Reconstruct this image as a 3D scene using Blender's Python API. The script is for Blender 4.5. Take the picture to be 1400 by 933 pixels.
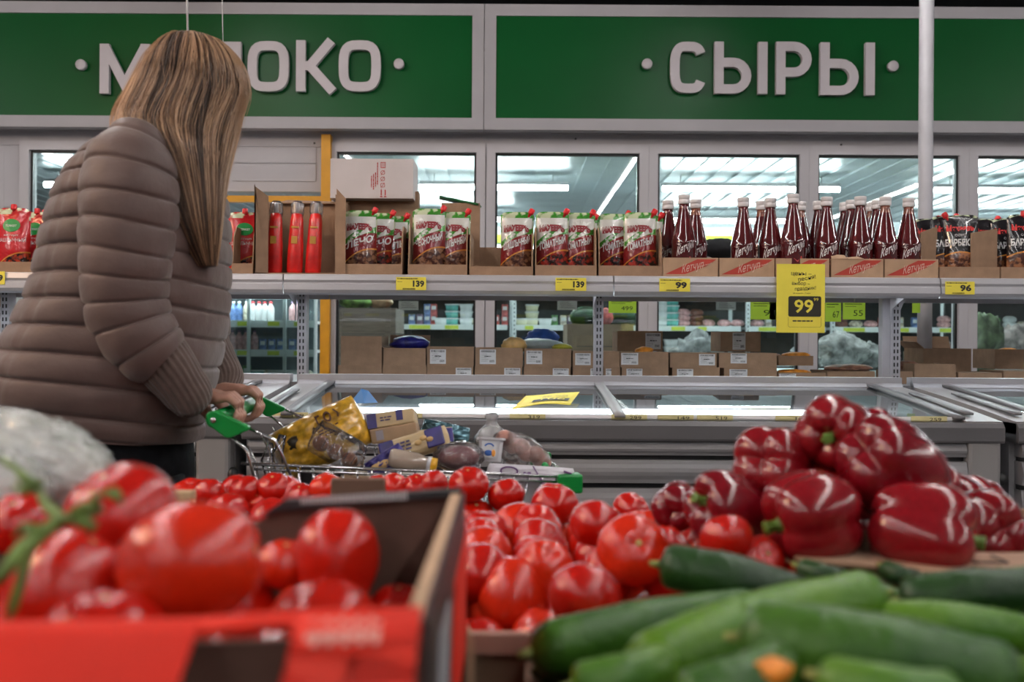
import bpy, bmesh, math, random
from mathutils import Vector, Matrix, noise
for o in list(bpy.data.objects): bpy.data.objects.remove(o)
SC = bpy.context.scene
COL = SC.collection
PI = math.pi
F = 1361.0            # focal length in photo pixels (35 mm lens, 1400 px wide)
HC = 1.12             # eye height
K = 0.0063            # camera roll
# ---------------- camera ----------------
cam = bpy.data.cameras.new('camera'); camo = bpy.data.objects.new('camera', cam); COL.objects.link(camo)
cam.lens = 35.0; cam.sensor_width = 36.0; cam.clip_start = .05; cam.clip_end = 60
camo.matrix_world = Matrix.Translation((0, 0, HC)) @ Matrix.Rotation(PI/2, 4, 'X') @ Matrix.Rotation(K, 4, 'Z')
cam.dof.use_dof = True; cam.dof.focus_distance = 2.9; cam.dof.aperture_fstop = 4.5
SC.camera = camo
# ---------------- world, exposure ----------------
w = bpy.data.worlds.new('world'); SC.world = w; w.use_nodes = True
w.node_tree.nodes['Background'].inputs[0].default_value = (.05, .052, .055, 1)
w.node_tree.nodes['Background'].inputs[1].default_value = .3
SC.view_settings.view_transform = 'Standard'; SC.view_settings.look = 'None'
SC.view_settings.gamma = 1.0; SC.view_settings.use_curve_mapping = False
SC.view_settings.exposure = 0.0
TUBE = 62.0           # store tube emission
COLD = 90.0            # cold room tube emission

def P(px, py, Y):
    dx = px-700; dy = py-466.5
    u = dx+K*dy; v = dy-K*dx
    return Vector((u/F*Y, Y, HC-v/F*Y))
def XX(px, Y): return (px-700)/F*Y
def ZZ(px, py, Y): return P(px, py, Y).z

# ---------------- materials ----------------
MATS = {}
def pm(name, col, rough=.5, metal=0, var=.12, scale=12, bump=0, bscale=60, coat=0, spec=.5, emis=None, sheen=0, alpha=None, col2=None, rvar=0, sss=0, stretch=None):
    if name in MATS: return MATS[name]
    m = bpy.data.materials.new(name); m.use_nodes = True; nt = m.node_tree; N = nt.nodes; L = nt.links
    b = N['Principled BSDF']
    tc = N.new('ShaderNodeTexCoord'); mp = N.new('ShaderNodeMapping'); L.new(tc.outputs['Object'], mp.inputs[0])
    if stretch: mp.inputs['Scale'].default_value = stretch
    n = N.new('ShaderNodeTexNoise'); n.inputs['Scale'].default_value = scale; n.inputs['Detail'].default_value = 4
    L.new(mp.outputs[0], n.inputs['Vector'])
    r = N.new('ShaderNodeValToRGB'); c2 = col2 or tuple(min(1, c*(1+var)) for c in col)
    c1 = col if col2 else tuple(c*(1-var) for c in col)
    r.color_ramp.elements[0].position = .32; r.color_ramp.elements[1].position = .68
    r.color_ramp.elements[0].color = (*c1, 1); r.color_ramp.elements[1].color = (*c2, 1)
    L.new(n.outputs[0], r.inputs[0]); L.new(r.outputs[0], b.inputs['Base Color'])
    b.inputs['Roughness'].default_value = rough; b.inputs['Metallic'].default_value = metal
    b.inputs['Specular IOR Level'].default_value = spec; b.inputs['Coat Weight'].default_value = coat
    b.inputs['Coat Roughness'].default_value = .08
    if sheen: b.inputs['Sheen Weight'].default_value = sheen
    if sss:
        b.inputs['Subsurface Weight'].default_value = sss; b.inputs['Subsurface Radius'].default_value = (.02, .008, .004); b.inputs['Subsurface Scale'].default_value = .5
    if rvar:
        mr = N.new('ShaderNodeMapRange'); mr.inputs[3].default_value = max(0, rough-rvar); mr.inputs[4].default_value = rough+rvar
        L.new(n.outputs[0], mr.inputs[0]); L.new(mr.outputs[0], b.inputs['Roughness'])
    if bump:
        n2 = N.new('ShaderNodeTexNoise'); n2.inputs['Scale'].default_value = bscale; n2.inputs['Detail'].default_value = 3
        L.new(mp.outputs[0], n2.inputs['Vector'])
        bp = N.new('ShaderNodeBump'); bp.inputs['Strength'].default_value = bump; bp.inputs['Distance'].default_value = .004
        L.new(n2.outputs[0], bp.inputs['Height']); L.new(bp.outputs[0], b.inputs['Normal'])
    if emis:
        b.inputs['Emission Color'].default_value = (*emis[0], 1); b.inputs['Emission Strength'].default_value = emis[1]
    if alpha is not None: b.inputs['Alpha'].default_value = alpha
    MATS[name] = m; return m
def glassm(name, tint=(.9, .95, .94), ior=1.5, add=0.0, rough=0, bump=0, bscale=30, haze=0, hcol=(.8, .8, .8)):
    m = bpy.data.materials.new(name); m.use_nodes = True; nt = m.node_tree; N = nt.nodes; L = nt.links
    N.remove(N['Principled BSDF']); out = N['Material Output']
    tr = N.new('ShaderNodeBsdfTransparent'); tr.inputs[0].default_value = (*tint, 1)
    gl = N.new('ShaderNodeBsdfGlossy'); gl.inputs['Roughness'].default_value = rough
    fr = N.new('ShaderNodeFresnel'); fr.inputs[0].default_value = ior
    mx = N.new('ShaderNodeMixShader')
    ad = N.new('ShaderNodeMath'); ad.operation = 'ADD'; ad.use_clamp = True; ad.inputs[1].default_value = add
    L.new(fr.outputs[0], ad.inputs[0]); L.new(ad.outputs[0], mx.inputs[0])
    src = tr.outputs[0]
    if haze:
        df = N.new('ShaderNodeBsdfDiffuse'); df.inputs[0].default_value = (*hcol, 1)
        m2 = N.new('ShaderNodeMixShader'); nz = N.new('ShaderNodeTexNoise'); nz.inputs['Scale'].default_value = 9; nz.inputs['Detail'].default_value = 5
        mr = N.new('ShaderNodeMapRange'); mr.inputs[1].default_value = .3; mr.inputs[2].default_value = .75; mr.inputs[3].default_value = haze*.3; mr.inputs[4].default_value = haze
        tc0 = N.new('ShaderNodeTexCoord'); L.new(tc0.outputs['Object'], nz.inputs['Vector'])
        L.new(nz.outputs[0], mr.inputs[0]); L.new(mr.outputs[0], m2.inputs[0]); L.new(tr.outputs[0], m2.inputs[1]); L.new(df.outputs[0], m2.inputs[2]); src = m2.outputs[0]
    L.new(src, mx.inputs[1]); L.new(gl.outputs[0], mx.inputs[2]); L.new(mx.outputs[0], out.inputs[0])
    if bump:
        tc = N.new('ShaderNodeTexCoord')
        n2 = N.new('ShaderNodeTexNoise'); n2.inputs['Scale'].default_value = bscale; n2.inputs['Detail'].default_value = 3; n2.inputs['Distortion'].default_value = 1.2
        L.new(tc.outputs['Object'], n2.inputs['Vector'])
        bp = N.new('ShaderNodeBump'); bp.inputs['Strength'].default_value = bump; bp.inputs['Distance'].default_value = .01
        L.new(n2.outputs[0], bp.inputs['Height']); L.new(bp.outputs[0], gl.inputs['Normal']); L.new(bp.outputs[0], fr.inputs['Normal'])
    MATS[name] = m; return m

kraft = pm('kraft_card', (.30, .185, .115), .85, var=.12, scale=25, bump=.15, bscale=200)
kraft_l = pm('kraft_light', (.42, .27, .17), .85, var=.10, scale=25, bump=.1, bscale=200)
kraft_d = pm('kraft_dark', (.2, .125, .08), .85, var=.12, scale=25)
white_p = pm('white_plastic', (.62, .60, .62), .45, var=.03)
frame_w = pm('window_frame_white', (.54, .52, .55), .45, var=.04, scale=4)
wall_w = pm('wall_panel_white', (.50, .485, .515), .55, var=.05, scale=3)
cold_w = pm('cold_room_white', (.62, .68, .69), .4, var=.03)
paper = pm('paper_white', (.62, .61, .62), .7, var=.03)
ink = pm('black_ink', (.02, .02, .02), .7, var=.1)
darkred_ink = pm('dark_red_ink', (.25, .012, .016), .6)
red_ink = pm('red_ink', (.55, .03, .02), .6)
yel = pm('yellow_paper', (.80, .68, .07), .6, var=.05)
metal_l = pm('shelf_metal', (.43, .425, .455), .38, metal=.25, var=.05, scale=6)
metal_u = pm('upright_metal', (.42, .41, .44), .4, metal=.3, var=.05)
steel = pm('chrome_wire', (.62, .60, .60), .22, metal=1, var=.05)
black_p = pm('black_plastic', (.012, .012, .013), .4, var=.1)
green_p = pm('green_plastic', (.0, .23, .035), .35, var=.06, scale=30)
glass = glassm('window_glass', (.86, .91, .90), 1.5, .02)
film = glassm('clear_film', (.93, .93, .93), 1.5, .09, .10, .9, 45, haze=.12, hcol=(.6, .57, .57))
clear = glassm('clear_plastic', (.9, .9, .9), 1.5, .07, .06, .4, 25, haze=.08, hcol=(.6, .57, .56))

# ---------------- mesh builder ----------------
class MB:
    def __init__(s): s.v = []; s.f = []; s.m = []; s.smooth = []; s.M = None
    def add(s, vs, fs, mi=0, smooth=False):
        o = len(s.v)
        for q in vs:
            q = Vector(q)
            if s.M is not None: q = s.M @ q
            s.v.append(q)
        for f in fs: s.f.append([i+o for i in f]); s.m.append(mi); s.smooth.append(smooth)
        return s
    def box(s, x0, x1, y0, y1, z0, z1, mi=0):
        vs = [(x, y, z) for x in (x0, x1) for y in (y0, y1) for z in (z0, z1)]
        return s.add(vs, [(0, 1, 3, 2), (4, 6, 7, 5), (0, 4, 5, 1), (2, 3, 7, 6), (0, 2, 6, 4), (1, 5, 7, 3)], mi)
    def bbox(s, x0, x1, y0, y1, z0, z1, b=.004, mi=0):
        """box with bevelled vertical and horizontal edges"""
        bm = bmesh.new(); vs = [bm.verts.new((x, y, z)) for x in (x0, x1) for y in (y0, y1) for z in (z0, z1)]
        for f in [(0, 1, 3, 2), (4, 6, 7, 5), (0, 4, 5, 1), (2, 3, 7, 6), (0, 2, 6, 4), (1, 5, 7, 3)]: bm.faces.new([vs[i] for i in f])
        bmesh.ops.bevel(bm, geom=bm.edges[:], offset=b, segments=2, affect='EDGES', profile=.5)
        bm.verts.index_update(); r = s.add([v.co.copy() for v in bm.verts], [[v.index for v in f.verts] for f in bm.faces], mi, False); bm.free(); return r
    def tube(s, pts, r, n=8, mi=0, cap=True, smooth=True):
        pts = [Vector(p) for p in pts]; rs = r if isinstance(r, (list, tuple)) else [r]*len(pts)
        vs = []; fs = []; up = None
        for i, p in enumerate(pts):
            t = (pts[min(i+1, len(pts)-1)]-pts[max(i-1, 0)])
            if t.length < 1e-9: t = Vector((0, 0, 1))
            t.normalize()
            if up is None: up = Vector((0, 0, 1)) if abs(t.z) < .9 else Vector((0, 1, 0))
            a = t.cross(up)
            if a.length < 1e-5: a = t.cross(Vector((1, 0, 0)))
            a.normalize(); b = t.cross(a).normalized(); up = -b if False else up
            for k in range(n):
                q = 2*PI*k/n; vs.append(p+(a*math.cos(q)+b*math.sin(q))*rs[i])
        for i in range(len(pts)-1):
            for k in range(n):
                k2 = (k+1) % n; fs.append((i*n+k, i*n+k2, (i+1)*n+k2, (i+1)*n+k))
        if cap: fs.append(tuple(range(n))[::-1]); fs.append(tuple((len(pts)-1)*n+k for k in range(n)))
        return s.add(vs, fs, mi, smooth)
    def rings(s, rings, mi=0, cap=True, smooth=True, mif=None):
        n = len(rings[0]); vs = [q for r in rings for q in r]; o = len(s.f); fs = []
        for i in range(len(rings)-1):
            for k in range(n):
                k2 = (k+1) % n; fs.append((i*n+k, i*n+k2, (i+1)*n+k2, (i+1)*n+k))
        if cap: fs.append(tuple(range(n))[::-1]); fs.append(tuple((len(rings)-1)*n+k for k in range(n)))
        s.add(vs, fs, mi, smooth)
        if mif:
            for i in range(len(rings)-1):
                for k in range(n): s.m[o+i*n+k] = mif(i, k)
        return s
    def lathe(s, prof, n=24, mi=0, c=(0, 0), mif=None, smooth=True):
        rr = [[(c[0]+r*math.cos(2*PI*k/n), c[1]+r*math.sin(2*PI*k/n), z) for k in range(n)] for r, z in prof]
        return s.rings(rr, mi, True, smooth, (lambda i, k: mif(i)) if mif else None)
    def ell(s, c, a, n=16, m=10, mi=0, fn=None, R=None):
        rr = []; c = Vector(c)
        for i in range(m+1):
            th = PI*i/m; row = []
            for k in range(n):
                ph = 2*PI*k/n; d = Vector((math.sin(max(th, .02) if th < 3 else min(th, PI-.02))*math.cos(ph), math.sin(max(th, .02) if th < 3 else min(th, PI-.02))*math.sin(ph), math.cos(th)))
                q = Vector((d.x*a[0], d.y*a[1], d.z*a[2]))
                if fn: q = q*fn(d, ph, th)
                if R is not None: q = R @ q
                row.append(c+q)
            rr.append(row)
        return s.rings(rr[::-1], mi)
    def prism(s, poly, d0, d1, axis='y', mi=0, smooth=False):
        """extrude 2-D polygon; axis y: poly=(x,z); x: poly=(y,z); z: poly=(x,y)"""
        def mk(p, d): return (p[0], d, p[1]) if axis == 'y' else ((d, p[0], p[1]) if axis == 'x' else (p[0], p[1], d))
        n = len(poly); vs = [mk(p, d0) for p in poly]+[mk(p, d1) for p in poly]
        fs = [tuple(range(n)), tuple(range(2*n-1, n-1, -1))]+[(i, i+n, (i+1) % n+n, (i+1) % n) for i in range(n)]
        return s.add(vs, fs, mi, smooth)
    def strip(s, poly, d0, d1, th, axis='x', mi=0, smooth=True):
        """open polyline given thickness (poly in the plane), extruded along axis"""
        up = []; dn = []
        for i, p in enumerate(poly):
            a = poly[max(i-1, 0)]; b = poly[min(i+1, len(poly)-1)]; tx, tz = b[0]-a[0], b[1]-a[1]; l = math.hypot(tx, tz) or 1
            nx, nz = -tz/l*th/2, tx/l*th/2; up.append((p[0]+nx, p[1]+nz)); dn.append((p[0]-nx, p[1]-nz))
        q = up+dn[::-1]
        n = len(poly)
        def mk(p, d): return (d, p[0], p[1]) if axis == 'x' else (p[0], d, p[1])
        vs = [mk(p, d0) for p in q]+[mk(p, d1) for p in q]; m = 2*n
        fs = [(i, i+m, (i+1) % m+m, (i+1) % m) for i in range(m)]
        for i in range(n-1): fs.append((i, i+1, m-2-i, m-1-i)); fs.append((i+m, m-1-i+m, m-2-i+m, i+1+m))
        return s.add(vs, fs, mi, smooth)
    def mesh(s, name, mats):
        me = bpy.data.meshes.new(name); me.from_pydata([tuple(v) for v in s.v], [], s.f)
        for m in (mats if isinstance(mats, (list, tuple)) else [mats]): me.materials.append(m)
        for p, mi, sm in zip(me.polygons, s.m, s.smooth): p.material_index = mi; p.use_smooth = sm
        bm = bmesh.new(); bm.from_mesh(me); bmesh.ops.recalc_face_normals(bm, faces=bm.faces[:]); bm.to_mesh(me); bm.free()
        me.update(); return me
    def obj(s, name, mats, parent=None, loc=None, **kw):
        return link(name, s.mesh(name, mats), parent, loc, **kw)
def link(name, me, parent=None, loc=None, label=None, cat=None, group=None, kind=None):
    o = bpy.data.objects.new(name, me); COL.objects.link(o)
    if parent is not None: o.parent = parent
    if loc is not None: o.location = loc
    tag(o, label, cat, group, kind); return o
def tag(o, label=None, cat=None, group=None, kind=None):
    if label: o['label'] = label
    if cat: o['category'] = cat
    if group: o['group'] = group
    if kind: o['kind'] = kind
    return o
def thing(name, label, cat, loc=(0, 0, 0), rotz=0, group=None):
    o = bpy.data.objects.new(name, None); COL.objects.link(o); o.location = loc; o.rotation_euler = (0, 0, rotz); o.empty_display_size = .05
    return tag(o, label, cat, group)
def dup(o, label=None, loc=None, rot=None, group=None):
    c = o.copy(); COL.objects.link(c)
    if label: c['label'] = label
    if group: c['group'] = group
    if loc is not None: c.location = loc
    if rot is not None: c.rotation_euler = rot
    for ch in [q for q in KIDS(o)]:
        d = ch.copy(); COL.objects.link(d); d.parent = c
        for g in KIDS(ch):
            e = g.copy(); COL.objects.link(e); e.parent = d
    return c
def KIDS(o): return list(o.children)
def struct(name, mb, mats, parent=None):
    return mb.obj(name, mats, parent, kind='structure')
_tc = {}
def textgeo(s, size=1.0, extrude=0.0, align='LEFT', shear=0.0, bold=0.0, res=2):
    key = (s, size, extrude, align, shear, bold, res)
    if key in _tc: return _tc[key]
    cu = bpy.data.curves.new('txt', 'FONT'); cu.body = s; cu.size = size; cu.extrude = extrude; cu.align_x = align; cu.shear = shear; cu.offset = bold; cu.resolution_u = res
    o = bpy.data.objects.new('txt', cu); COL.objects.link(o); bpy.context.view_layer.update()
    me = bpy.data.meshes.new_from_object(o)
    vs = [v.co.copy() for v in me.vertices]; fs = [tuple(p.vertices) for p in me.polygons]
    bpy.data.objects.remove(o); bpy.data.curves.remove(cu); bpy.data.meshes.remove(me)
    _tc[key] = (vs, fs); return vs, fs
def addtext(mb, s, size, org, ux=(1, 0, 0), uy=(0, 0, 1), wx=1.0, width=None, warp=None, mi=0, **kw):
    """flat lettering: ux, uy span its plane; width rescales it to that length"""
    vs, fs = textgeo(s, size, **kw)
    if not vs: return
    ux = Vector(ux); uy = Vector(uy); n = ux.cross(uy); org = Vector(org)
    if width:
        x0 = min(v.x for v in vs); x1 = max(v.x for v in vs); wx = width/(x1-x0)
    out = []
    for v in vs:
        x, y = v.x*wx, v.y
        if warp: x, y = warp(x, y)
        out.append(org+ux*x+uy*y+n*v.z)
    mb.add(out, fs, mi)
def ribbon(mb, pts, w, d0, d1, closed=False, mi=0):
    """thick flat stroke in the xz plane with mitred joints, extruded from y=d0 (front) to d1"""
    pts = [Vector((p[0], p[1])) for p in pts]; n = len(pts); L_ = []; R_ = []
    for i in range(n):
        if closed: a, b = pts[i-1], pts[(i+1) % n]
        else: a, b = pts[max(i-1, 0)], pts[min(i+1, n-1)]
        d1v = (pts[i]-a) if (pts[i]-a).length > 1e-9 else (b-pts[i]); d2v = (b-pts[i]) if (b-pts[i]).length > 1e-9 else d1v
        d1v = d1v.normalized(); d2v = d2v.normalized(); t = (d1v+d2v)
        if t.length < 1e-6: t = d1v
        t.normalize(); nn = Vector((-t.y, t.x)); c = max(.45, nn.dot(Vector((-d1v.y, d1v.x))))
        L_.append(pts[i]+nn*w/2/c); R_.append(pts[i]-nn*w/2/c)
    m = n if closed else n-1
    vs = []
    for q in (L_, R_):
        for p in q: vs.append((p.x, d0, p.y))
    for q in (L_, R_):
        for p in q: vs.append((p.x, d1, p.y))
    fs = []
    for i in range(m):
        j = (i+1) % n
        fs += [(i, j, n+j, n+i), (2*n+i, 3*n+i, 3*n+j, 2*n+j), (i, 2*n+i, 2*n+j, j), (n+i, n+j, 3*n+j, 3*n+i)]
    if not closed:
        fs += [(0, n, 3*n, 2*n), (n-1, 2*n-1+0*n, 4*n-1, 3*n-1)]
    mb.add(vs, fs, mi)
def arc(cx, cy, rx, ry, a0, a1, n=10):
    return [(cx+rx*math.cos(math.radians(a0+(a1-a0)*i/n)), cy+ry*math.sin(math.radians(a0+(a1-a0)*i/n))) for i in range(n+1)]
RN = random.Random(7)
def dashes(m, org, ux, uy, w_, h_, rows=1, seed=0, mi=0, gap=.5):
    """rows of unreadable small print as short dashes"""
    r = random.Random(seed*7+rows); org = Vector(org); ux = Vector(ux); uy = Vector(uy); rh = h_/rows
    for k in range(rows):
        x = 0; y = h_-(k+1)*rh; end = w_*r.uniform(.75, 1)
        while x < end:
            d = min(rh*r.uniform(.6, 2.2), end-x); a = org+ux*x+uy*y
            m.add([a, a+ux*d, a+ux*d+uy*rh*gap, a+uy*rh*gap], [(0, 1, 2, 3)], mi); x += d+rh*.35

# ================= SETTING =================
XL, XR, YB = -7.5, 7.5, -7.5
mb = MB(); mb.box(XL, XR, YB, 12.5, -.1, 0)
struct('floor', mb, pm('floor_tile_grey', (.20, .19, .185), .35, var=.1, scale=2, rvar=.1))
mb = MB(); mb.box(XL, XR, YB, 12.5, 3.6, 3.7)
for i in range(26): mb.box(XL, XR, YB+i*.75, YB+i*.75+.05, 3.55, 3.6)
struct('ceiling', mb, pm('ceiling_grey', (.11, .112, .125), .7, var=.15, scale=2))
mb = MB(); mb.box(XL-.1, XL, YB, 12.5, 0, 3.6); struct('wall_left', mb, pm('wall_side_grey', (.22, .215, .22), .7))
mb = MB(); mb.box(XR, XR+.1, YB, 12.5, 0, 3.6); struct('wall_right', mb, MATS['wall_side_grey'])
mb = MB(); mb.box(XL, XR, YB-.1, YB, 0, 3.6); struct('wall_rear', mb, pm('wall_rear_grey', (.12, .118, .12), .7))

# glazed partition to the cold room, at Y = 5.5
YW = 5.5
wins = [(42, 240), (460, 650), (676, 872), (897, 1090), (1115, 1307), (1332, 1528), (1553, 1750)]
ZT, ZB_ = 2.155, .75
mb = MB()
mb.box(XL, XR, YW, YW+.1, ZT+.05, 2.72)          # header
mb.box(XL, XR, YW-.012, YW, 2.185, 2.29)         # flat cover strip under the signs
mb.box(XL, XR, YW-.03, YW-.012, 2.262, 2.282)
mb.box(XL, XX(25, YW), YW, YW+.1, 0, ZT+.05)
mb.box(XX(445, YW), XX(1765, YW), YW, YW+.1, 0, ZB_-.05)
mb.box(XX(25, YW), XX(255, YW), YW, YW+.1, 0, ZB_-.05)
mb.box(XX(250, YW), XX(300, YW), YW, YW+.1, 0, ZT+.05)
mb.box(XX(300, YW), XX(445, YW), YW, YW+.1, ZZ(380, 262, YW), ZT+.05)
mb.box(XX(1765, YW), XR, YW, YW+.1, 0, ZT+.05)
for (a_, b_) in zip(wins[1:-1], wins[2:]): mb.box(XX(a_[1]+6, YW), XX(b_[0]-6, YW), YW+.005, YW+.1, ZB_-.05, ZT+.05)
wb = struct('wall_back', mb, wall_w)
mb = MB()                                       # sandwich panel seams, proud of the wall
for (a, b, yy) in ((0, 42, 283), (318, 436, 200), (318, 436, 224), (318, 436, 248)):
    z = ZZ((a+b)/2, yy, YW); mb.box(XX(a-60 if a == 0 else a, YW), XX(b-5, YW), YW-.006, YW, z, z+.1 if yy != 283 else z+.34)
for x in (-60, 0): mb.box(XX(x, YW), XX(x, YW)+.02, YW-.008, YW, 1.0, ZT)
mb.obj('wall_panel', wall_w, wb, kind='structure')
mb = MB()
for (x, y) in ((318, 199), (553, 200), (787, 190), (430, 196), (815, 204), (884, 199), (1010, 200), (1150, 198)):
    p = P(x, y, YW-.012); mb.lathe([(.006, -.003), (.006, .003)], 8); 
    for i in range(len(mb.v)-16, len(mb.v)): q = mb.v[i]; mb.v[i] = Vector((p.x+q.x, YW-.012+q.z, p.z+q.y))
mb.obj('screw', pm('screw_grey', (.1, .1, .1), .5), wb, kind='stuff')
for i, (a, b) in enumerate(wins):
    xa, xb = XX(a, YW), XX(b, YW); fw = .046
    t = thing('window_%d' % (i+1), None, None, (xa, YW, 0)); t['kind'] = 'structure'
    W_ = xb-xa; m2 = MB()
    e = .052 if i in (0, 1) else .05
    m2.box(-e, 0, -.035, .06, ZB_-.05, ZT+.05); m2.box(W_, W_+.05, -.035, .06, ZB_-.05, ZT+.05)
    m2.box(0, W_, -.035, .06, ZT, ZT+.05); m2.box(0, W_, -.035, .06, ZB_-.05, ZB_)
    if i == 0: m2.box(0, W_, -.02, .04, 1.62, 1.66)
    m2.obj('window_frame', frame_w, t, kind='structure')
    m2 = MB()
    for (p0, p1, q0, q1) in ((0, .012, ZB_, ZT), (W_-.012, W_, ZB_, ZT), (.012, W_-.012, ZT-.012, ZT), (.012, W_-.012, ZB_, ZB_+.012)):
        m2.box(p0, p1, -.012, .012, q0, q1)
    m2.obj('gasket', black_p, t, kind='structure')
    m2 = MB(); m2.box(.008, W_-.008, .0, .006, ZB_+.008, ZT-.008); m2.obj('pane', glass, t, kind='structure')
# yellow door portal
xp = XX(433, 5.33); x2 = XX(290, 5.33); yp = pm('yellow_paint', (.72, .33, .005), .45, var=.08)
dp = thing('door_portal', 'yellow steel frame around the opening left of the first tall window', 'door frame', (xp, 5.33, 0))
MB().box(0, .05, .09, .155, 0, 2.24).obj('post', yp, dp); MB().box(0, .05, -.012, .015, 2.12, 2.25).obj('post_cap', yp, dp) if False else None
MB().box(x2-xp-.05, x2-xp, .09, .155, 0, 1.905).obj('post', yp, dp)
MB().box(x2-xp, 0, .1, .15, 1.87, 1.905).obj('header', yp, dp)
# signs
def ellpts(cx, cz, rx, rz, n=20, p=2.6):
    out = []
    for i in range(n):
        t = 2*PI*i/n; c, s = math.cos(t), math.sin(t)
        out.append((cx+rx*abs(c)**(2/p)*(1 if c > 0 else -1), cz+rz*abs(s)**(2/p)*(1 if s > 0 else -1)))
    return out
def glyph(mb, ch, x0, x1, z0, z1, w, y0, y1):
    h = w/2; a, b, c, d = x0+h, x1-h, z0+h, z1-h; cx = (a+b)/2; H = z1-z0
    cnt = [0]
    def R(pts, closed=False, ww=w):
        ribbon(mb, pts, ww, y0-cnt[0]*.0007, y1-.001*cnt[0], closed); cnt[0] += 1
    if ch == 'О': R(ellpts(cx, (c+d)/2, (b-a)/2, (d-c)/2, 24, 3.4), True)
    elif ch == 'М': R([(a, z0), (a, z1)]); R([(b, z0), (b, z1)]); R([(a, z1-.01), (cx, z0+.18*H), (b, z1-.01)], ww=w*.95)
    elif ch == 'Л': R([(b, z0), (b, d), (a+.09*H, d), (a+.08*H, z0+.3*H), (a+.03*H, z0+.04*H), (x0-.02*H, z0+h*.9)])
    elif ch == 'К': R([(a, z0), (a, z1)]); R([(a, (c+d)/2), (a+.3*(b-a), (c+d)/2), (b, z1)]); R([(a+.3*(b-a), (c+d)/2), (b+.01, z0)])
    elif ch == 'С':
        pts = [p for p in ellpts(cx, (c+d)/2, (b-a)/2, (d-c)/2, 36, 3.4)]
        R([p for p in pts[3:34]])
    elif ch == 'Р':
        m = z0+.42*H; R([(a, z0), (a, z1)]); rr = (d-m)/2
        R([(a, d), (b-rr, d)]+arc(b-rr, (d+m)/2, rr, rr, 90, -90, 10)+[(a, m)])
    elif ch == 'Ь':
        m = z0+.60*H; R([(a, z0), (a, z1)]); rr = (m-c)/2
        R([(a, m), (b-rr, m)]+arc(b-rr, (m+c)/2, rr, rr, 90, -90, 10)+[(a, c)])
    elif ch == 'I': R([(cx, z0), (cx, z1)], ww=x1-x0)
YS = 5.33
letter_m = pm('sign_letter_grey', (.56, .52, .55), .5, var=.03)
green_s = pm('sign_green', (.001, .082, .016), .35, var=.1, scale=1.5, spec=.2)
def sign(label, xl, xr, glyphs, dots, word, z0=2.252, z1=2.925, bw=.062):
    t = thing('department_sign', label, 'sign', ((xl+xr)/2, YS, z0))
    ox = (xl+xr)/2; m = MB()
    m.box(xl+bw-ox, xr-bw-ox, .01, .05, bw, z1-z0-bw); m.obj('green_panel', green_s, t)
    m = MB(); m.box(xl-ox, xl+bw-ox, 0, .07, 0, z1-z0); m.box(xr-bw-ox, xr-ox, 0, .07, 0, z1-z0)
    m.box(xl+bw-ox, xr-bw-ox, 0, .07, 0, bw); m.box(xl+bw-ox, xr-bw-ox, 0, .07, z1-z0-bw, z1-z0)
    m.obj('frame', pm('sign_frame', (.40, .385, .41), .5, var=.05, scale=4), t)
    for (ch, a, b, yt, yb) in glyphs:
        za, zb = P((a+b)/2, yb, YS-.03).z-z0, P((a+b)/2, yt, YS-.03).z-z0
        m = MB(); parts = ch if len(ch) > 1 else ch
        if ch == 'Ы':
            glyph(m, 'Ь', XX(a, YS)-ox, XX(b-22, YS)-ox, za, zb, .049, -.03, .0)
            glyph(m, 'I', XX(b-12.5, YS)-ox, XX(b, YS)-ox, za, zb, .049, -.03, .0)
        else: glyph(m, ch, XX(a, YS)-ox, XX(b, YS)-ox, za, zb, .049, -.03, .0)
        m.obj('letter', letter_m, t)
    for (x, y) in dots:
        p = P(x, y, YS); m = MB(); m.lathe([(.001, -.015), (.026, -.015), (.028, -.012), (.028, .015), (.001, .015)], 20)
        m.v = [Vector((p.x-ox+q.x, -.015+q.z, p.z-z0+q.y)) for q in m.v]; m.obj('dot', letter_m, t)
sign('long green sign reading МОЛОКО above the woman, left one of the signs', -3.3, XX(660, YS)-.004,
     [('М', 137, 205, 60, 128), ('О', 218, 274, 60, 128), ('Л', 282, 329, 57, 126), ('О', 338, 394, 56, 125), ('К', 404, 458, 55, 125), ('О', 462, 519, 55, 125)], [(113, 90), (546, 89)], 'x')
sign('long green sign reading СЫРЫ on the right, above the ketchup bottles', XX(660, YS), 3.25,
     [('С', 913, 962, 57, 127), ('Ы', 973, 1045, 57, 128), ('Р', 1057, 1105, 57, 129), ('Ы', 1117, 1191, 58, 130)], [(884, 89), (1219, 92)], 'x')
# hanging cables over the left sign
for (x, y1, Y, r, lb) in ((257, 58, 2.6, .0028, 'pale cable hanging from the ceiling straight above the woman'), (305, 60, 3.6, .0018, 'thin grey wire hanging just right of the pale cable')):
    p = P(x, y1, Y); q = P(x+3, -140, Y)
    MB().tube([p, p+Vector((-.004, 0, .15)), p.lerp(q, .6)+Vector((.006, 0, 0)), Vector((q.x, Y, 3.58))], r, 6).obj('hanging_cable', pm('cable_grey', (.55, .54, .55), .5), None, label=lb, cat='cable')
# column between the shelf and the wall
cx_ = XX(1264, 4.25)
MB().lathe([(.03, 0), (.03, 3.6)], 24, c=(cx_, 4.25)).obj('steel_column', pm('column_paint', (.44, .43, .46), .45, var=.05), None, label='round light grey steel column standing behind the shelf at the right', cat='column')

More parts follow.
